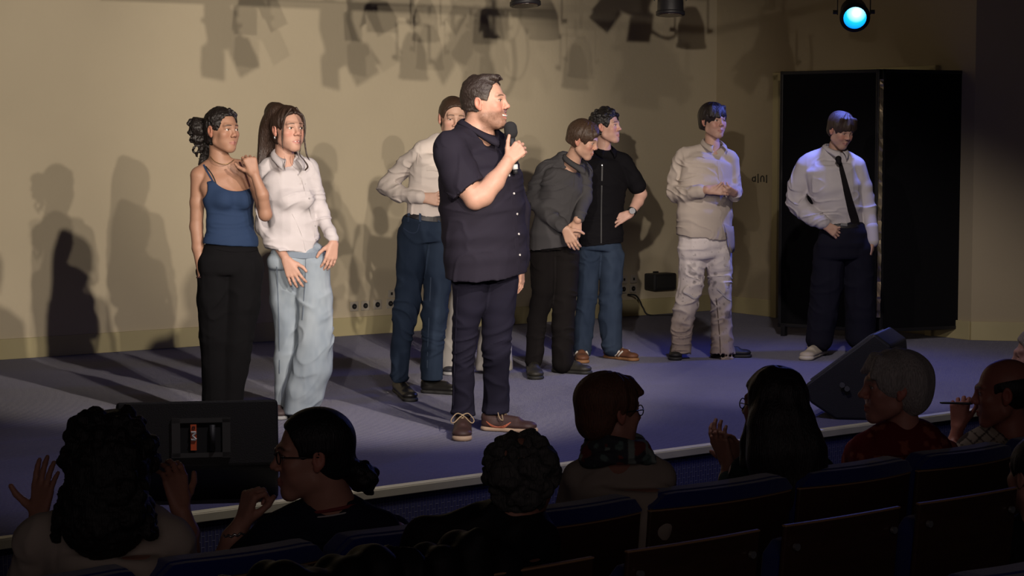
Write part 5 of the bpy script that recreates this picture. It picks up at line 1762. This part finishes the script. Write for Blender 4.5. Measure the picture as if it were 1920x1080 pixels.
def seat(P, s0, s1, ztop, floor, label, group, cushion=True, sag=.035):
    w = s1 - s0 - .035; c = P + UW * (s0 + s1) / 2; c = V(c[0], c[1], 0)
    b = -NW                                  # towards the stage
    r = empty('auditorium_seat', V(c[0], c[1], floor), label, 'seat', group)
    def panel(z0, z1, y0, y1, name, m, ww=w, tilt=.0, rnd=.0, bow=sag, parent=r):
        n = 14; top = []; v = []
        for i in range(n + 1):
            t = -1 + 2 * i / n
            off = bow * (t * t - 1)          # the middle bulges away from the stage
            x = t * ww / 2
            zz = z1 - rnd * max(0, abs(t) - .8) ** 2 * 25 * .04
            lean = lambda z: -(z - floor - .45) * tilt
            for (yy, z) in ((y0, z0), (y1, z0), (y1, zz), (y0, zz)):
                q = c + UW * x + b * (yy + off + lean(z)) + V(0, 0, z)
                v.append(q)
        f = [(i * 4 + k, i * 4 + (k + 1) % 4, i * 4 + 4 + (k + 1) % 4, i * 4 + 4 + k) for i in range(n) for k in range(4)]
        f += [(3, 2, 1, 0), tuple(n * 4 + k for k in range(4))]
        return MB().poly(v, f).build(name, m, parent, smooth=False, bevel=.006)
    zs = ztop - (.055 if cushion else 0)
    sh = panel(floor + .36, zs, .0, .014, 'back_shell', M_wood, tilt=.10)
    panel(zs - .005, zs + .001, -.001, .015, 'shell_edge', M_edge, tilt=.10, parent=sh)
    cu = panel(floor + .42, ztop - (0 if cushion else .05), .016, .085, 'back_cushion', M_blue, ww=w - .01, tilt=.10, rnd=1.0)
    if cushion: panel(zs + .004, ztop - .004, -.010, .03, 'top_roll', M_blue, ww=w - .01, tilt=.10, rnd=1.0, parent=cu)
    panel(floor + .38, floor + .46, .10, .50, 'seat_cushion', M_blue, ww=w - .04, bow=0)
    panel(floor + .36, floor + .378, .09, .49, 'seat_pan', M_wood, ww=w - .04, bow=0)
    for q in (-1, 1):
        m = MB().box(c + UW * q * (w / 2 + .005) + b * .22 + V(0, 0, floor + .20), .03, .30, .40, UW, b, (0, 0, 1), .006)
        m.box(c + UW * q * (w / 2 + .005) + b * .22 + V(0, 0, floor + .012), .05, .34, .024, UW, b, (0, 0, 1), .004)
        m.build('pedestal', M_steel, r)
    if not cushion:
        for q in (-1, 1):
            MB().disc(c + UW * q * (w / 2 - .035) - b * (.004 - .10 * -.0) + b * (-.035 * (.86 ** 2 - 1) * -1 + -(ztop - .06 - floor - .45) * .10 - .0) + V(0, 0, ztop - .06), b, .010, .010, 12).build('bolt', mat('bolt', (.5, .5, .5), .3, .8), r)
    return r


words_ = ['blue topped wooden seat of the front row, left of the curly haired clapping person',
          'blue topped wooden seat under the curly haired clapping person',
          'blue topped wooden seat under the person with ponytail and glasses',
          'blue topped wooden seat between the ponytail person and the scarf wearer',
          'blue topped wooden seat under the person with the patterned scarf',
          'blue topped wooden seat under the long haired clapping person',
          'blue topped wooden seat under the white haired person in red',
          'blue topped wooden seat under the bald person holding a pen']
bnd = [-2.20, -1.66, -1.12, -.57, 0.0, .64, 1.21, 1.74, 2.30]
for i in range(8):
    seat(PW, bnd[i], bnd[i + 1], .905, 0.0, words_[i], 'front row seats')
P2 = onz(1145, 1030, .97)
w2 = ['wooden backed seat of the second row under the draped black coat, at the left', 'wooden backed seat of the second row beside the draped black coat',
      'wooden backed seat in the middle of the second row, widest in view', 'wooden backed seat of the second row, second from the right edge', 'wooden backed seat of the second row nearest the right edge of the picture']
e2 = [(-1.10, -.60), (-.58, -.07), (0, .485), (.54, 1.02), (1.06, 1.52)]
for (a, b), t in zip(e2, w2): seat(P2, a, b, .97, .07, t, 'second row seats', cushion=False, sag=.008)
P3 = onz(1800, 1076, 1.04)
seat(P3, -.06, .46, 1.04, .12, 'blue topped seat at the bottom right corner of the picture', 'third row seats')
o = MB().box(V(P2[0], P2[1], .035) - NW * .35, 9, .8, .07, UW, NW, (0, 0, 1)).build('floor', mat('hall floor')); o['kind'] = 'structure'
o = MB().box(V(P3[0], P3[1], .06) - NW * .0 + NW * .28, 9, .44, .12, UW, NW, (0, 0, 1)).build('floor', mat('hall floor')); o['kind'] = 'structure'
o.location.z -= 0


# ------------------------------------------------------------------ the audience
TOW = -NW


def lower(p, hip, yaw, col, fl=0.0):
    """thighs and shins of a seated person (hidden by the seats in the photo)"""
    ya = math.radians(yaw); f = V(math.sin(ya), -math.cos(ya), 0); s = V(-math.cos(ya), -math.sin(ya), 0)
    S = Solid(); h = V(hip[0], hip[1], fl + .56)
    for q in (-1, 1):
        a = h + s * q * .09; k = a + f * .42 + s * q * .03 - V(0, 0, .0); ft = V(k[0], k[1], fl + .12) + f * .03
        S.chain([(a, .085), (k, .062), (ft, .045)], .02)
        shoe(p.root, V(ft[0], ft[1], 0) - f * .06, V(ft[0], ft[1], 0) + f * .20, (.02, .02, .02), (.05, .05, .05), .046, .08, stageZ=fl)
    p.add(S, 'trousers', mat('dark trousers', (.015, .015, .02), .9), .012)


def glasses(p, H, parent, col=(.01, .01, .012)):
    m = MB()
    for q in (-1, 1):
        c = (q * .031, .092, .006)
        m.tube([H.p(c[0] + .021 * math.cos(a), c[1] - abs(c[0] + .021 * math.cos(a)) * .12, c[2] + .016 * math.sin(a)) for a in np.linspace(0, 2 * math.pi, 21)], .0018 * H.s, 6)
        m.tube([H.p(q * .052, .087, .010), H.p(q * .076, .040, .010), H.p(q * .079, -.01, .008)], .0018 * H.s, 6)
    m.tube([H.p(-.010, .092, .009), H.p(0, .095, .012), H.p(.010, .092, .009)], .0016 * H.s, 6)
    return m.build('glasses', mat('glasses frame', col, .3), parent, smooth=True)


def scatter_curls(S, H, n, seed, rad=(.08, .10, .09), c=(0, -.015, .035), size=(.014, .024), lim=None, k=.008):
    rr = random.Random(seed)
    for i in range(n):
        while True:
            d = V(rr.gauss(0, 1), rr.gauss(0, 1), rr.gauss(0, 1)); d = unit(d)
            q = V(c[0] + d[0] * rad[0], c[1] + d[1] * rad[1], c[2] + d[2] * rad[2])
            if lim is None or lim(q): break
        S.add(ell(H.p(*q), rr.uniform(*size) * H.s), k)


def aud_a():        # curly hair, clapping, bottom left
    Y0 = row_y(235) + .16
    p = Person(Y0, 150, 'person with big dark curly hair and a cream top clapping, bottom left', (220, 1080)); J, L, T, r = p.J, p.L, p.T, p.r
    p.root.location = (p.root.location[0], p.root.location[1], 0)
    H = p.head(215, 868, 0, 165, 0, 0, 1.05)
    B = p.body; head_ops(B, H, 1, plain=True)
    B.chain([L(213, 930, 0, 38), L(205, 985, .0, 42)], .02)
    tr = [T(190, 1030, .0, 130, .5), T(190, 1120, 0, 118, .55), T(195, 1260, 0, 100, .6), T(195, 1330, -.02, 110, .65)]
    B.chain(tr, .03, inset=.012)
    B.chain([L(70, 1030, .05, 36), L(48, 1120, .10, 30), L(60, 1010, .30, 24), L(72, 975, .32, 20)], .015)
    hand(B, J(72, 973, .32), V(.15, .05, 1), unit(V(-.5, -.85, 0)), -1, .185, (6, 8, 6), .16, th=V(-.75, .1, .65))
    B.chain([L(320, 1030, .05, 36), L(355, 1130, .10, 30), L(352, 1000, .28, 22), L(340, 960, .28, 19)], .015)
    hand(B, J(338, 955, .28), V(-.18, .15, .95), unit(V(.6, -.8, 0)), 1, .18, (25, 35, 25), .06)
    p.add(B, 'body', M_skin, .0048, col=lambda v: np.tile(V(.42, .20, .14), (len(v), 1)))
    S = Solid()
    S.add(H.ell((0, -.02, .03), (.10, .115, .105)), .02)
    S.add(cone(J(200, 880, -.06), J(196, 970, -.07), r(78), r(80)), .03)
    scatter_curls(S, H, 70, 1, (.105, .12, .105), (0, -.02, .03), (.012, .022), lambda q: q[1] < .07)
    rr = random.Random(5)
    for i in range(150):
        a = rr.uniform(0, 6.28); y = rr.uniform(890, 1005); R = 70 + (y - 890) * .18
        S.add(ell(J(196 + R * math.cos(a), y, -.07 + R * math.sin(a) / p.K * .8), rr.uniform(.010, .022)), .006)
    S.sub(H.ell((0, .15, -.03), (.07, .10, .10)), .01)
    p.add(S, 'hair', hairmat('audience dark', (.012, .010, .010), .6), .005, curl_noise(.006, 60, 3))
    C = Solid(); C.chain(tr, .03); C.chain([L(70, 1012, .03, 46), L(150, 995, .02, 54), L(250, 995, .02, 54), L(318, 1012, .03, 46)], .03)
    C.chain([L(70, 1030, .05, 44), L(50, 1100, .08, 40)], .02); C.chain([L(320, 1030, .05, 42), L(352, 1100, .08, 38)], .02)
    C.sub(cone(J(212, 940, .0), J(208, 975, .0), r(48), r(44)), .004)
    p.add(C, 'top', fabric('cream top', (.40, .34, .29), .85), .008, folds(.005, (6, 6, 8), 30, (), .004, .004))
    lower(p, J(195, 1330, 0), 150, None)


def aud_b():        # ponytail and glasses
    Y0 = row_y(610) + .18
    p = Person(Y0, 150, 'person with a low ponytail and glasses in a navy tee, hand held to the mouth', (620, 1080)); J, L, T, r = p.J, p.L, p.T, p.r
    p.root.location = (p.root.location[0], p.root.location[1], 0)
    H = p.head(583, 855, 0, -76, -2, 0, 1.08)
    B = p.body; head_ops(B, H, 0, jaw=1.05)
    B.chain([L(605, 905, .0, 42), L(622, 955, .02, 50)], .02)
    tr = [T(625, 1010, .0, 122, .5), T(625, 1100, 0, 110, .55), T(625, 1250, 0, 95, .6), T(625, 1310, -.02, 105, .65)]
    B.chain(tr, .03, inset=.012)
    B.chain([L(508, 1010, .05, 34), L(432, 1085, .15, 28), L(415, 1070, .20, 27), L(437, 1010, .20, 22), L(452, 985, .20, 19)], .015)
    hand(B, J(454, 982, .20), unit(V(.28, -.05, 1)), unit(V(-.75, -.55, .1)), 1, .185, each=[(60, 75, 50), (65, 80, 50), (65, 85, 50), (65, 85, 50)], th=V(.75, .05, .65))
    B.chain([L(738, 1010, .05, 34), L(770, 1120, .05, 28), L(700, 1200, .25, 22)], .015)
    p.add(B, 'body', M_skin, .0042, col=face_col(H, (.44, .22, .16), brow=(.02, .015, .01)))
    eyes(H, p.root)
    glasses(p, H, p.root)
    S = Solid()
    hair_cap(S, H, (0, .120, -.008), (.120, .095, .106), .010, -.075, .008)
    S.chain([L(645, 880, .02, 26), L(672, 888, .03, 24)], .02)
    b = J(678, 893, .04); S.add(ell(b, r(28)), .01)
    rr = random.Random(8)
    for i in range(26):
        d = unit(V(rr.gauss(0, 1), rr.gauss(0, 1), rr.gauss(0, 1) - .2)); S.add(ell(b + d * r(26), r(rr.uniform(6, 11))), .006)
    for dx in (0, 8, 14): hair_strands(S, [([J(678 + dx, 910, .04), J(684 + dx, 922, .05), J(690 + dx * .5, 926, .05), J(688, 918, .05)], (r(3), r(1.5)))])
    p.add(S, 'hair', hairmat('audience black', (.010, .009, .010), .5), .004, strand_noise(H, .002, (60, 60, 8), 2, True))
    C = Solid(); C.chain(tr, .03); C.chain([L(530, 990, .03, 36), L(600, 975, .02, 46), L(650, 975, .02, 46), L(715, 990, .03, 36)], .03)
    C.chain([L(510, 1005, .05, 42), L(462, 1050, .12, 38)], .02); C.chain([L(735, 1005, .10, 40), L(760, 1080, .26, 34)], .02)
    C.sub(cone(J(604, 890, .0), J(618, 930, .01), r(48), r(46)), .004)
    M_n = fabric('navy tee', (.014, .015, .030), .85)
    sh = p.add(C, 'tee', M_n, .008, folds(.004, (6, 6, 9), 31, (), .004))
    f = V(0, 0, 1)
    N = J(622, 948, .01)
    for rad, z, w_, m_ in ((51, .004, .010, mat('neckband red', (.20, .025, .03), .8)), (54, -.010, .0045, mat('neckband white', (.45, .42, .42), .8))):
        MB().tube([N + V(math.cos(a) * r(rad), math.sin(a) * r(rad) * .85, z + .012 * math.cos(a) - .006) for a in np.linspace(0, 2 * math.pi, 37)], w_ * .55, 6, False).build('neckband', m_, sh, smooth=True)
    w = J(440, 1000, .20); m = MB()
    MB().tube([w + V(math.cos(a) * r(23), math.sin(a) * r(23), .006 * math.cos(a) + .003 * math.sin(a * 12)) for a in np.linspace(0, 2 * math.pi, 49)], .0045, 6).build('bracelet', mat('steel bracelet', (.5, .5, .5), .25, .9), p.root, smooth=True)
    lower(p, J(625, 1300, 0), 150, None)


def aud_c():        # grey dark curls, black jacket, second row
    q = P2 + UW * row_s(P2, 960); Y0 = q[1] + .16
    p = Person(Y0, 150, 'person with short greying curly hair in a black jacket, seen from behind in the centre', (950, 1080)); J, L, T, r = p.J, p.L, p.T, p.r
    p.root.location = (p.root.location[0], p.root.location[1], .07)
    H = p.head(982, 896, 0, 150, 0, 0, .90)
    B = p.body; head_ops(B, H, 0, plain=True)
    B.chain([L(975, 940, 0, 40), L(960, 985, 0, 46)], .02)
    tr = [T(905, 1040, .0, 135, .5), T(905, 1130, 0, 120, .55), T(910, 1290, 0, 100, .6), T(910, 1340, -.02, 110, .65)]
    B.chain(tr, .03, inset=.012)
    p.add(B, 'body', M_skin, .005, col=lambda v: np.tile(V(.36, .17, .12), (len(v), 1)))
    S = Solid(); S.add(H.ell((0, -.015, .02), (.085, .100, .098)), .02)
    scatter_curls(S, H, 150, 2, (.088, .104, .100), (0, -.015, .02), (.010, .020), lambda q: q[1] < .06 and q[2] > -.075)
    S.sub(H.ell((0, .15, -.03), (.07, .10, .10)), .01)
    p.add(S, 'hair', hairmat('grey curls', (.06, .057, .055), .7), .0048, curl_noise(.005, 75, 5))
    C = Solid(); C.chain(tr, .03); C.chain([L(800, 1012, .03, 40), L(880, 1005, .02, 46), L(958, 990, .02, 62), L(1000, 1005, .03, 44)], .03)
    C.chain([L(795, 1030, .05, 42), L(765, 1130, .08, 40)], .02); C.chain([L(1003, 1030, .05, 42), L(1015, 1130, .08, 38)], .02)
    C.sub(cone(J(980, 905, .0), J(976, 925, .0), r(40), r(36)), .004)
    p.add(C, 'jacket', fabric('black jacket', (.010, .010, .011), .6), .008, folds(.008, (6, 6, 7), 33, (), .005))
    lower(p, J(910, 1330, 0), 150, None, .07)


def aud_d():        # scarf
    Y0 = row_y(1150) + .18
    p = Person(Y0, 150, 'person with short reddish brown hair, glasses and a patterned scarf', (1160, 1080)); J, L, T, r = p.J, p.L, p.T, p.r
    p.root.location = (p.root.location[0], p.root.location[1], 0)
    H = p.head(1146, 772, 0, 118, -2, 0, 1.0)
    B = p.body; head_ops(B, H, 1)
    B.chain([L(1150, 820, 0, 34), L(1155, 860, 0, 38)], .02)
    tr = [T(1160, 910, .0, 102, .5), T(1160, 980, 0, 98, .55), T(1160, 1120, 0, 88, .6), T(1160, 1170, -.02, 95, .65)]
    B.chain(tr, .03, inset=.012)
    for s_ in (-1, 1): B.chain([L(1160 + s_ * 78, 910, .12 + s_ * .05, 20), L(1160 + s_ * 86, 1000, .28 + s_ * .10, 17), L(1160 + s_ * 50, 1060, .45, 15)], .015)
    p.add(B, 'body', M_skin, .0045, col=face_col(H, (.42, .20, .15)))
    eyes(H, p.root); glasses(p, H, p.root)
    S = Solid()
    S.add(H.ell((0, -.020, .040), (.088, .108, .088)), .01); S.add(H.ell((0, -.055, -.02), (.070, .062, .072)), .02)
    S.add(H.cone((0, .06, .085), (.03, .085, .06), .025, .016), .015)
    S.sub(H.ell((0, .130, -.030), (.105, .090, .092)), .01)
    for q in (-1, 1): S.sub(H.ell((q * .07, .045, -.07), (.05, .055, .055)), .01)
    p.add(S, 'hair', hairmat('auburn', (.13, .055, .032), .6), .0045, strand_noise(H, .004, (50, 50, 8), 7))
    C = Solid(); C.chain(tr, .03); C.chain([L(1085, 895, .03, 34), L(1130, 880, .02, 40), L(1190, 880, .02, 40), L(1236, 897, .03, 34)], .03)
    C.chain([L(1078, 905, .08, 30), L(1056, 990, .18, 26)], .02); C.chain([L(1240, 905, .16, 30), L(1254, 990, .36, 26)], .02)
    p.add(C, 'jumper', fabric('beige jumper', (.30, .25, .21), .9), .008, folds(.006, (6, 6, 9), 35, [(J(1070, 930, -.05), .12, 1)], .004))
    SC = Solid()
    for i in range(28):
        a0 = 2 * math.pi * i / 28; a1 = 2 * math.pi * (i + 1) / 28
        for k_, (zz, rr_) in enumerate(((0, 50), (-12, 56), (10, 46))):
            A = J(1156 + rr_ * 1.05 * math.cos(a0), 843 - zz + 8 * math.sin(a0 * 2 + k_), 0) + V(0, math.sin(a0) * r(rr_) * .9, 0)
            Bq = J(1156 + rr_ * 1.05 * math.cos(a1), 843 - zz + 8 * math.sin(a1 * 2 + k_), 0) + V(0, math.sin(a1) * r(rr_) * .9, 0)
            SC.add(cone(A, Bq, r(13), r(13)), .008)
    SC.add(cone(J(1210, 850, -.03), J(1228, 866, -.05), r(14), r(5)), .01)
    def sc(v):
        n1 = noise(v * 24); n2 = noise(v * 30 + 5)
        c = np.tile(V(.035, .035, .045), (len(v), 1))
        c[n1 > .22] = (.17, .035, .03); c[n2 > .25] = (.20, .24, .22); c[(n1 < -.35)] = (.10, .15, .14)
        return c
    p.add(SC, 'scarf', mat('scarf cloth', (.1, .1, .1), .85, attr=True, bump=.0008, bscale=200), .005, folds(.004, (14, 14, 22), 36), sc)
    lower(p, J(1160, 1160, 0), 150, None)


def aud_e():        # long dark hair, clapping
    Y0 = row_y(1460) + .18
    p = Person(Y0, 165, 'person with long dark hair and glasses clapping beside the right monitor', (1460, 1000)); J, L, T, r = p.J, p.L, p.T, p.r
    p.root.location = (p.root.location[0], p.root.location[1], 0)
    H = p.head(1447, 762, 0, -128, 0, 0, 1.06)
    B = p.body; head_ops(B, H, 1)
    B.chain([L(1455, 810, 0, 30), L(1462, 850, 0, 34)], .02)
    tr = [T(1468, 890, .0, 90, .5), T(1468, 960, 0, 84, .55), T(1468, 1070, 0, 78, .6), T(1468, 1120, -.02, 84, .65)]
    B.chain(tr, .03, inset=.012)
    B.chain([L(1390, 885, .04, 24), L(1372, 960, .12, 20), L(1362, 900, .22, 15), L(1365, 872, .24, 12.5)], .012)
    hand(B, J(1365, 871, .24), unit(V(-.35, .1, .95)), unit(V(-.7, -.6, .1)), -1, .18, (12, 22, 18), .08, th=V(.75, 0, .6))
    hand(B, J(1392, 872, .26), unit(V(-.45, .1, .85)), unit(V(.6, .4, -.3)), 1, .175, (18, 28, 20), .06)
    B.chain([L(1545, 890, .04, 22), L(1530, 960, .20, 18), L(1440, 905, .30, 15), L(1394, 874, .26, 12)], .012)
    p.add(B, 'body', M_skin, .0042, col=face_col(H, (.36, .17, .12)))
    eyes(H, p.root); glasses(p, H, p.root)
    S = Solid()
    hair_cap(S, H, (0, .120, -.010), (.110, .095, .106), .013, -.10, .008)
    S.chain([L(1456, 745, -.03, 52), L(1466, 800, -.07, 62), L(1475, 850, -.08, 74), L(1480, 905, -.08, 74)], .02, sq=(V(0, 1, 0), .6))
    S.chain([L(1410, 790, .02, 12), L(1402, 830, .02, 14), L(1396, 870, .0, 12)], .02)
    p.add(S, 'hair', hairmat('audience brown', (.014, .010, .010), .45), .0045, lambda P: noise(P * V(45, 45, 7)) * .006)
    C = Solid(); C.chain(tr, .03); C.chain([L(1402, 880, .03, 28), L(1445, 868, .02, 34), L(1490, 868, .02, 34), L(1532, 880, .03, 28)], .03)
    C.chain([L(1392, 888, .04, 27), L(1375, 940, .10, 24), L(1364, 900, .2, 18)], .02); C.chain([L(1542, 890, .04, 26), L(1532, 950, .18, 22)], .02)
    p.add(C, 'top', fabric('dark green top', (.018, .028, .026), .85), .008, folds(.004, (7, 7, 9), 37))
    lower(p, J(1468, 1110, 0), 150, None)


def aud_f():        # white hair, red top
    Y0 = row_y(1690) + .18
    p = Person(Y0, 170, 'person with white hair in a red top turned to the left', (1690, 980)); J, L, T, r = p.J, p.L, p.T, p.r
    p.root.location = (p.root.location[0], p.root.location[1], 0)
    H = p.head(1672, 728, 0, -84, 0, 0, 1.10)
    B = p.body; head_ops(B, H, .6, .002, smile=.4, nose=1.15)
    B.chain([L(1690, 770, .02, 28), L(1696, 808, .02, 32)], .02)
    tr = [T(1690, 850, .0, 98, .5), T(1692, 910, 0, 92, .55), T(1692, 1020, 0, 80, .6), T(1692, 1070, -.02, 85, .65)]
    B.chain(tr, .03, inset=.012)
    for s_ in (-1, 1): B.chain([L(1690 + s_ * 74, 855, .12 + s_ * .05, 18), L(1690 + s_ * 84, 940, .28 + s_ * .10, 15), L(1690 + s_ * 50, 990, .45, 14)], .015)
    p.add(B, 'body', M_skin, .0042, col=face_col(H, (.46, .21, .16), brow=(.2, .17, .15)))
    eyes(H, p.root)
    S = Solid()
    S.add(H.ell((0, -.025, .040), (.092, .112, .090)), .01); S.add(H.ell((0, -.065, -.015), (.075, .066, .075)), .03)
    S.add(H.cone((.03, .05, .095), (.055, .080, .045), .022, .012), .015); S.add(H.cone((-.03, .05, .095), (-.055, .080, .045), .022, .012), .015)
    S.sub(H.ell((0, .130, -.020), (.095, .090, .094)), .01)
    for q in (-1, 1): S.sub(H.ell((q * .07, .050, -.07), (.05, .055, .055)), .01)
    p.add(S, 'hair', hairmat('white hair', (.38, .345, .33), .7), .0045, strand_noise(H, .006, (40, 40, 9), 8))
    C = Solid(); C.chain(tr, .03); C.chain([L(1625, 842, .03, 34), L(1670, 826, .02, 38), L(1720, 826, .02, 38), L(1752, 842, .03, 34)], .03)
    C.chain([L(1612, 850, .08, 30), L(1592, 920, .18, 25)], .02); C.chain([L(1768, 850, .16, 30), L(1784, 920, .36, 25)], .02)
    def red(v):
        n1 = noise(v * 40); c = np.tile(V(.13, .012, .014), (len(v), 1)); c[n1 > .30] = (.26, .07, .045); return c
    p.add(C, 'top', fabric('red top', (.2, .02, .02), .85, attr=True), .008, folds(.004, (7, 7, 9), 38), red)
    lower(p, J(1692, 1060, 0), 150, None)


def aud_g():        # bald, pen
    Y0 = row_y(1885) + .20
    p = Person(Y0, 170, 'person with a bald crown holding a dark pen before the face at the right', (1890, 940)); J, L, T, r = p.J, p.L, p.T, p.r
    p.root.location = (p.root.location[0], p.root.location[1], 0)
    H = p.head(1880, 738, 0, -100, -4, 0, 1.10)
    B = p.body; head_ops(B, H, 0)
    B.chain([L(1892, 780, .02, 30), L(1898, 815, .02, 34)], .02)
    tr = [T(1895, 850, .0, 95, .5), T(1895, 910, 0, 90, .55), T(1895, 1010, 0, 80, .6), T(1895, 1050, -.02, 85, .65)]
    B.chain(tr, .03, inset=.012)
    B.chain([L(1815, 845, .04, 24), L(1775, 880, .10, 20), L(1790, 830, .22, 14), L(1796, 802, .22, 12)], .012)
    w = J(1797, 800, .22)
    hand(B, w, unit(V(.05, 0, 1)), unit(V(-.3, -.9, .1)), 1, .175, each=[(45, 60, 40), (55, 75, 45), (60, 80, 45), (62, 82, 45)], th=V(.5, -.2, .8))
    B.chain([L(1975, 850, .04, 24), L(1990, 940, .05, 20)], .012)
    p.add(B, 'body', M_skin, .0042, col=face_col(H, (.32, .12, .085), brow=(.03, .02, .02)))
    eyes(H, p.root)
    S = Solid(); S.add(H.ell((0, -.022, .020), (.078, .095, .078)), .01)
    S.sub(H.ell((0, .05, .115), (.12, .12, .055)), .008); S.sub(H.ell((0, .12, .0), (.12, .10, .13)), .008); S.sub(half(H.p(0, 0, -.065), H.v(0, .1, 1), .4), .006)
    for q in (-1, 1): S.sub(H.ell((q * .088, .012, -.015), (.030, .030, .036)), .008)
    p.add(S, 'hair', hairmat('audience black', (.010, .009, .010), .5), .0045)
    C = Solid(); C.chain(tr, .03); C.chain([L(1828, 842, .03, 34), L(1870, 828, .02, 38), L(1920, 828, .02, 38), L(1960, 842, .03, 34)], .03)
    C.chain([L(1815, 850, .04, 28), L(1780, 885, .08, 24)], .02)
    C.sub(cone(J(1890, 770, .0), J(1896, 800, .01), r(40), r(38)), .004)
    def chk(v):
        g = ((np.abs(np.mod(v[:, 0] * 22 + v[:, 2] * 22, 1) - .5) < .08) | (np.abs(np.mod(v[:, 0] * 22 - v[:, 2] * 22, 1) - .5) < .08))
        c = np.tile(V(.30, .25, .20), (len(v), 1)); c[g] = (.06, .045, .04); return c
    p.add(C, 'shirt', fabric('check shirt', (.3, .25, .2), .85, attr=True), .0065, folds(.003, (7, 7, 9), 39), chk)
    lower(p, J(1895, 1040, 0), 150, None)
    a = J(1762, 755, .20); b = J(1824, 757, .17)
    tag(MB().tube([a, a + (b - a) * .06, b - (b - a) * .1, b], [.002, .0045, .0045, .003], 10).build('pen', mat('pen black', (.01, .01, .012), .3), smooth=True), 'dark pen held up before the bald person', 'pen')


def aud_h():        # dark head at the right edge
    Y0 = (P2 + UW * row_s(P2, 1940))[1] + .14
    p = Person(Y0, 165, 'dark haired person cut off by the right edge, behind the second row', (1945, 1060)); J, L, T, r = p.J, p.L, p.T, p.r
    p.root.location = (p.root.location[0], p.root.location[1], .07)
    H = p.head(1944, 893, 0, -150, 0, 0, 1.0)
    B = p.body; head_ops(B, H, 0, plain=True)
    B.chain([L(1948, 930, 0, 34), L(1952, 975, 0, 38)], .02)
    tr = [T(1955, 1020, .0, 98, .5), T(1955, 1100, 0, 92, .55), T(1955, 1220, 0, 82, .6), T(1955, 1260, -.02, 88, .65)]
    B.chain(tr, .03, inset=.012)
    p.add(B, 'body', M_skin, .006, col=lambda v: np.tile(V(.38, .18, .14), (len(v), 1)))
    S = Solid(); hair_cap(S, H, (0, .12, -.02), (.11, .095, .10), .012, -.07, .01)
    p.add(S, 'hair', hairmat('audience black', (.010, .009, .010), .5), .005, strand_noise(H, .003, (50, 50, 8), 3))
    C = Solid(); C.chain(tr, .03); C.chain([L(1885, 1010, .03, 34), L(1952, 985, .02, 38), L(2020, 1010, .03, 34)], .03)
    C.chain([L(1872, 1030, .04, 30), L(1850, 1110, .05, 28)], .02)
    p.add(C, 'jumper', fabric('black jumper', (.010, .010, .012), .85), .008, folds(.004, (7, 7, 9), 40))
    lower(p, J(1955, 1250, 0), 150, None, .07)


def aud_i():        # sliver of a pale haired head at the right edge
    Y0 = row_y(1935) + .95
    p = Person(Y0, 170, 'pale haired head just entering at the right edge above the bald person', (1940, 900)); J, L, T, r = p.J, p.L, p.T, p.r
    p.root.location = (p.root.location[0], p.root.location[1], 0)
    H = p.head(1945, 672, 0, -100, 0, 0, 1.05)
    B = p.body; head_ops(B, H, 0)
    B.chain([L(1950, 705, 0, 28), L(1952, 740, 0, 30)], .02)
    tr = [T(1955, 780, .0, 80, .5), T(1955, 860, 0, 76, .55), T(1955, 960, 0, 70, .6)]
    B.chain(tr, .03, inset=.012)
    p.add(B, 'body', M_skin, .006, col=lambda v: np.tile(V(.42, .22, .17), (len(v), 1)))
    S = Solid(); hair_cap(S, H, (0, .12, -.02), (.11, .095, .10), .012, -.07, .01)
    p.add(S, 'hair', hairmat('pale hair', (.30, .26, .22), .6), .005, strand_noise(H, .003, (50, 50, 8), 3))
    C = Solid(); C.chain(tr, .03); C.chain([L(1895, 778, .02, 30), L(1935, 762, .02, 34), L(1970, 762, .02, 34), L(2015, 778, .02, 30)], .03)
    p.add(C, 'jumper', fabric('black jumper', (.010, .010, .012), .85), .008)
    lower(p, J(1955, 960, 0), 150, None)


def row_y(px): return (PW + UW * row_s(PW, px))[1]


for fn in (aud_a, aud_b, aud_c, aud_d, aud_e, aud_f, aud_g, aud_h, aud_i):
    fn()

# coat draped over the second row, between the ponytail person and the curls
C = Solid()
for i in range(9):
    s_ = -1.02 + i * .085; q = P2 + UW * s_; zt = 1.0 + .012 * math.sin(i * 2.1) - (.02 if i in (0, 8) else 0)
    C.add(cone(V(q[0], q[1], zt) - TOW * .005, V(q[0], q[1], zt - .24) - TOW * .045, .055, .05), .03)
    C.add(cone(V(q[0], q[1], zt) + TOW * .06, V(q[0], q[1], zt - .12) + TOW * .12, .05, .045), .03)
q = P2 + UW * -.68
cb = C.build('coat', fabric('black coat', (.009, .009, .010), .55), None, .007, folds(.012, (6, 6, 5), 41, (), .008))
tag(cb, 'black coat draped over the second row seat backs', 'coat')
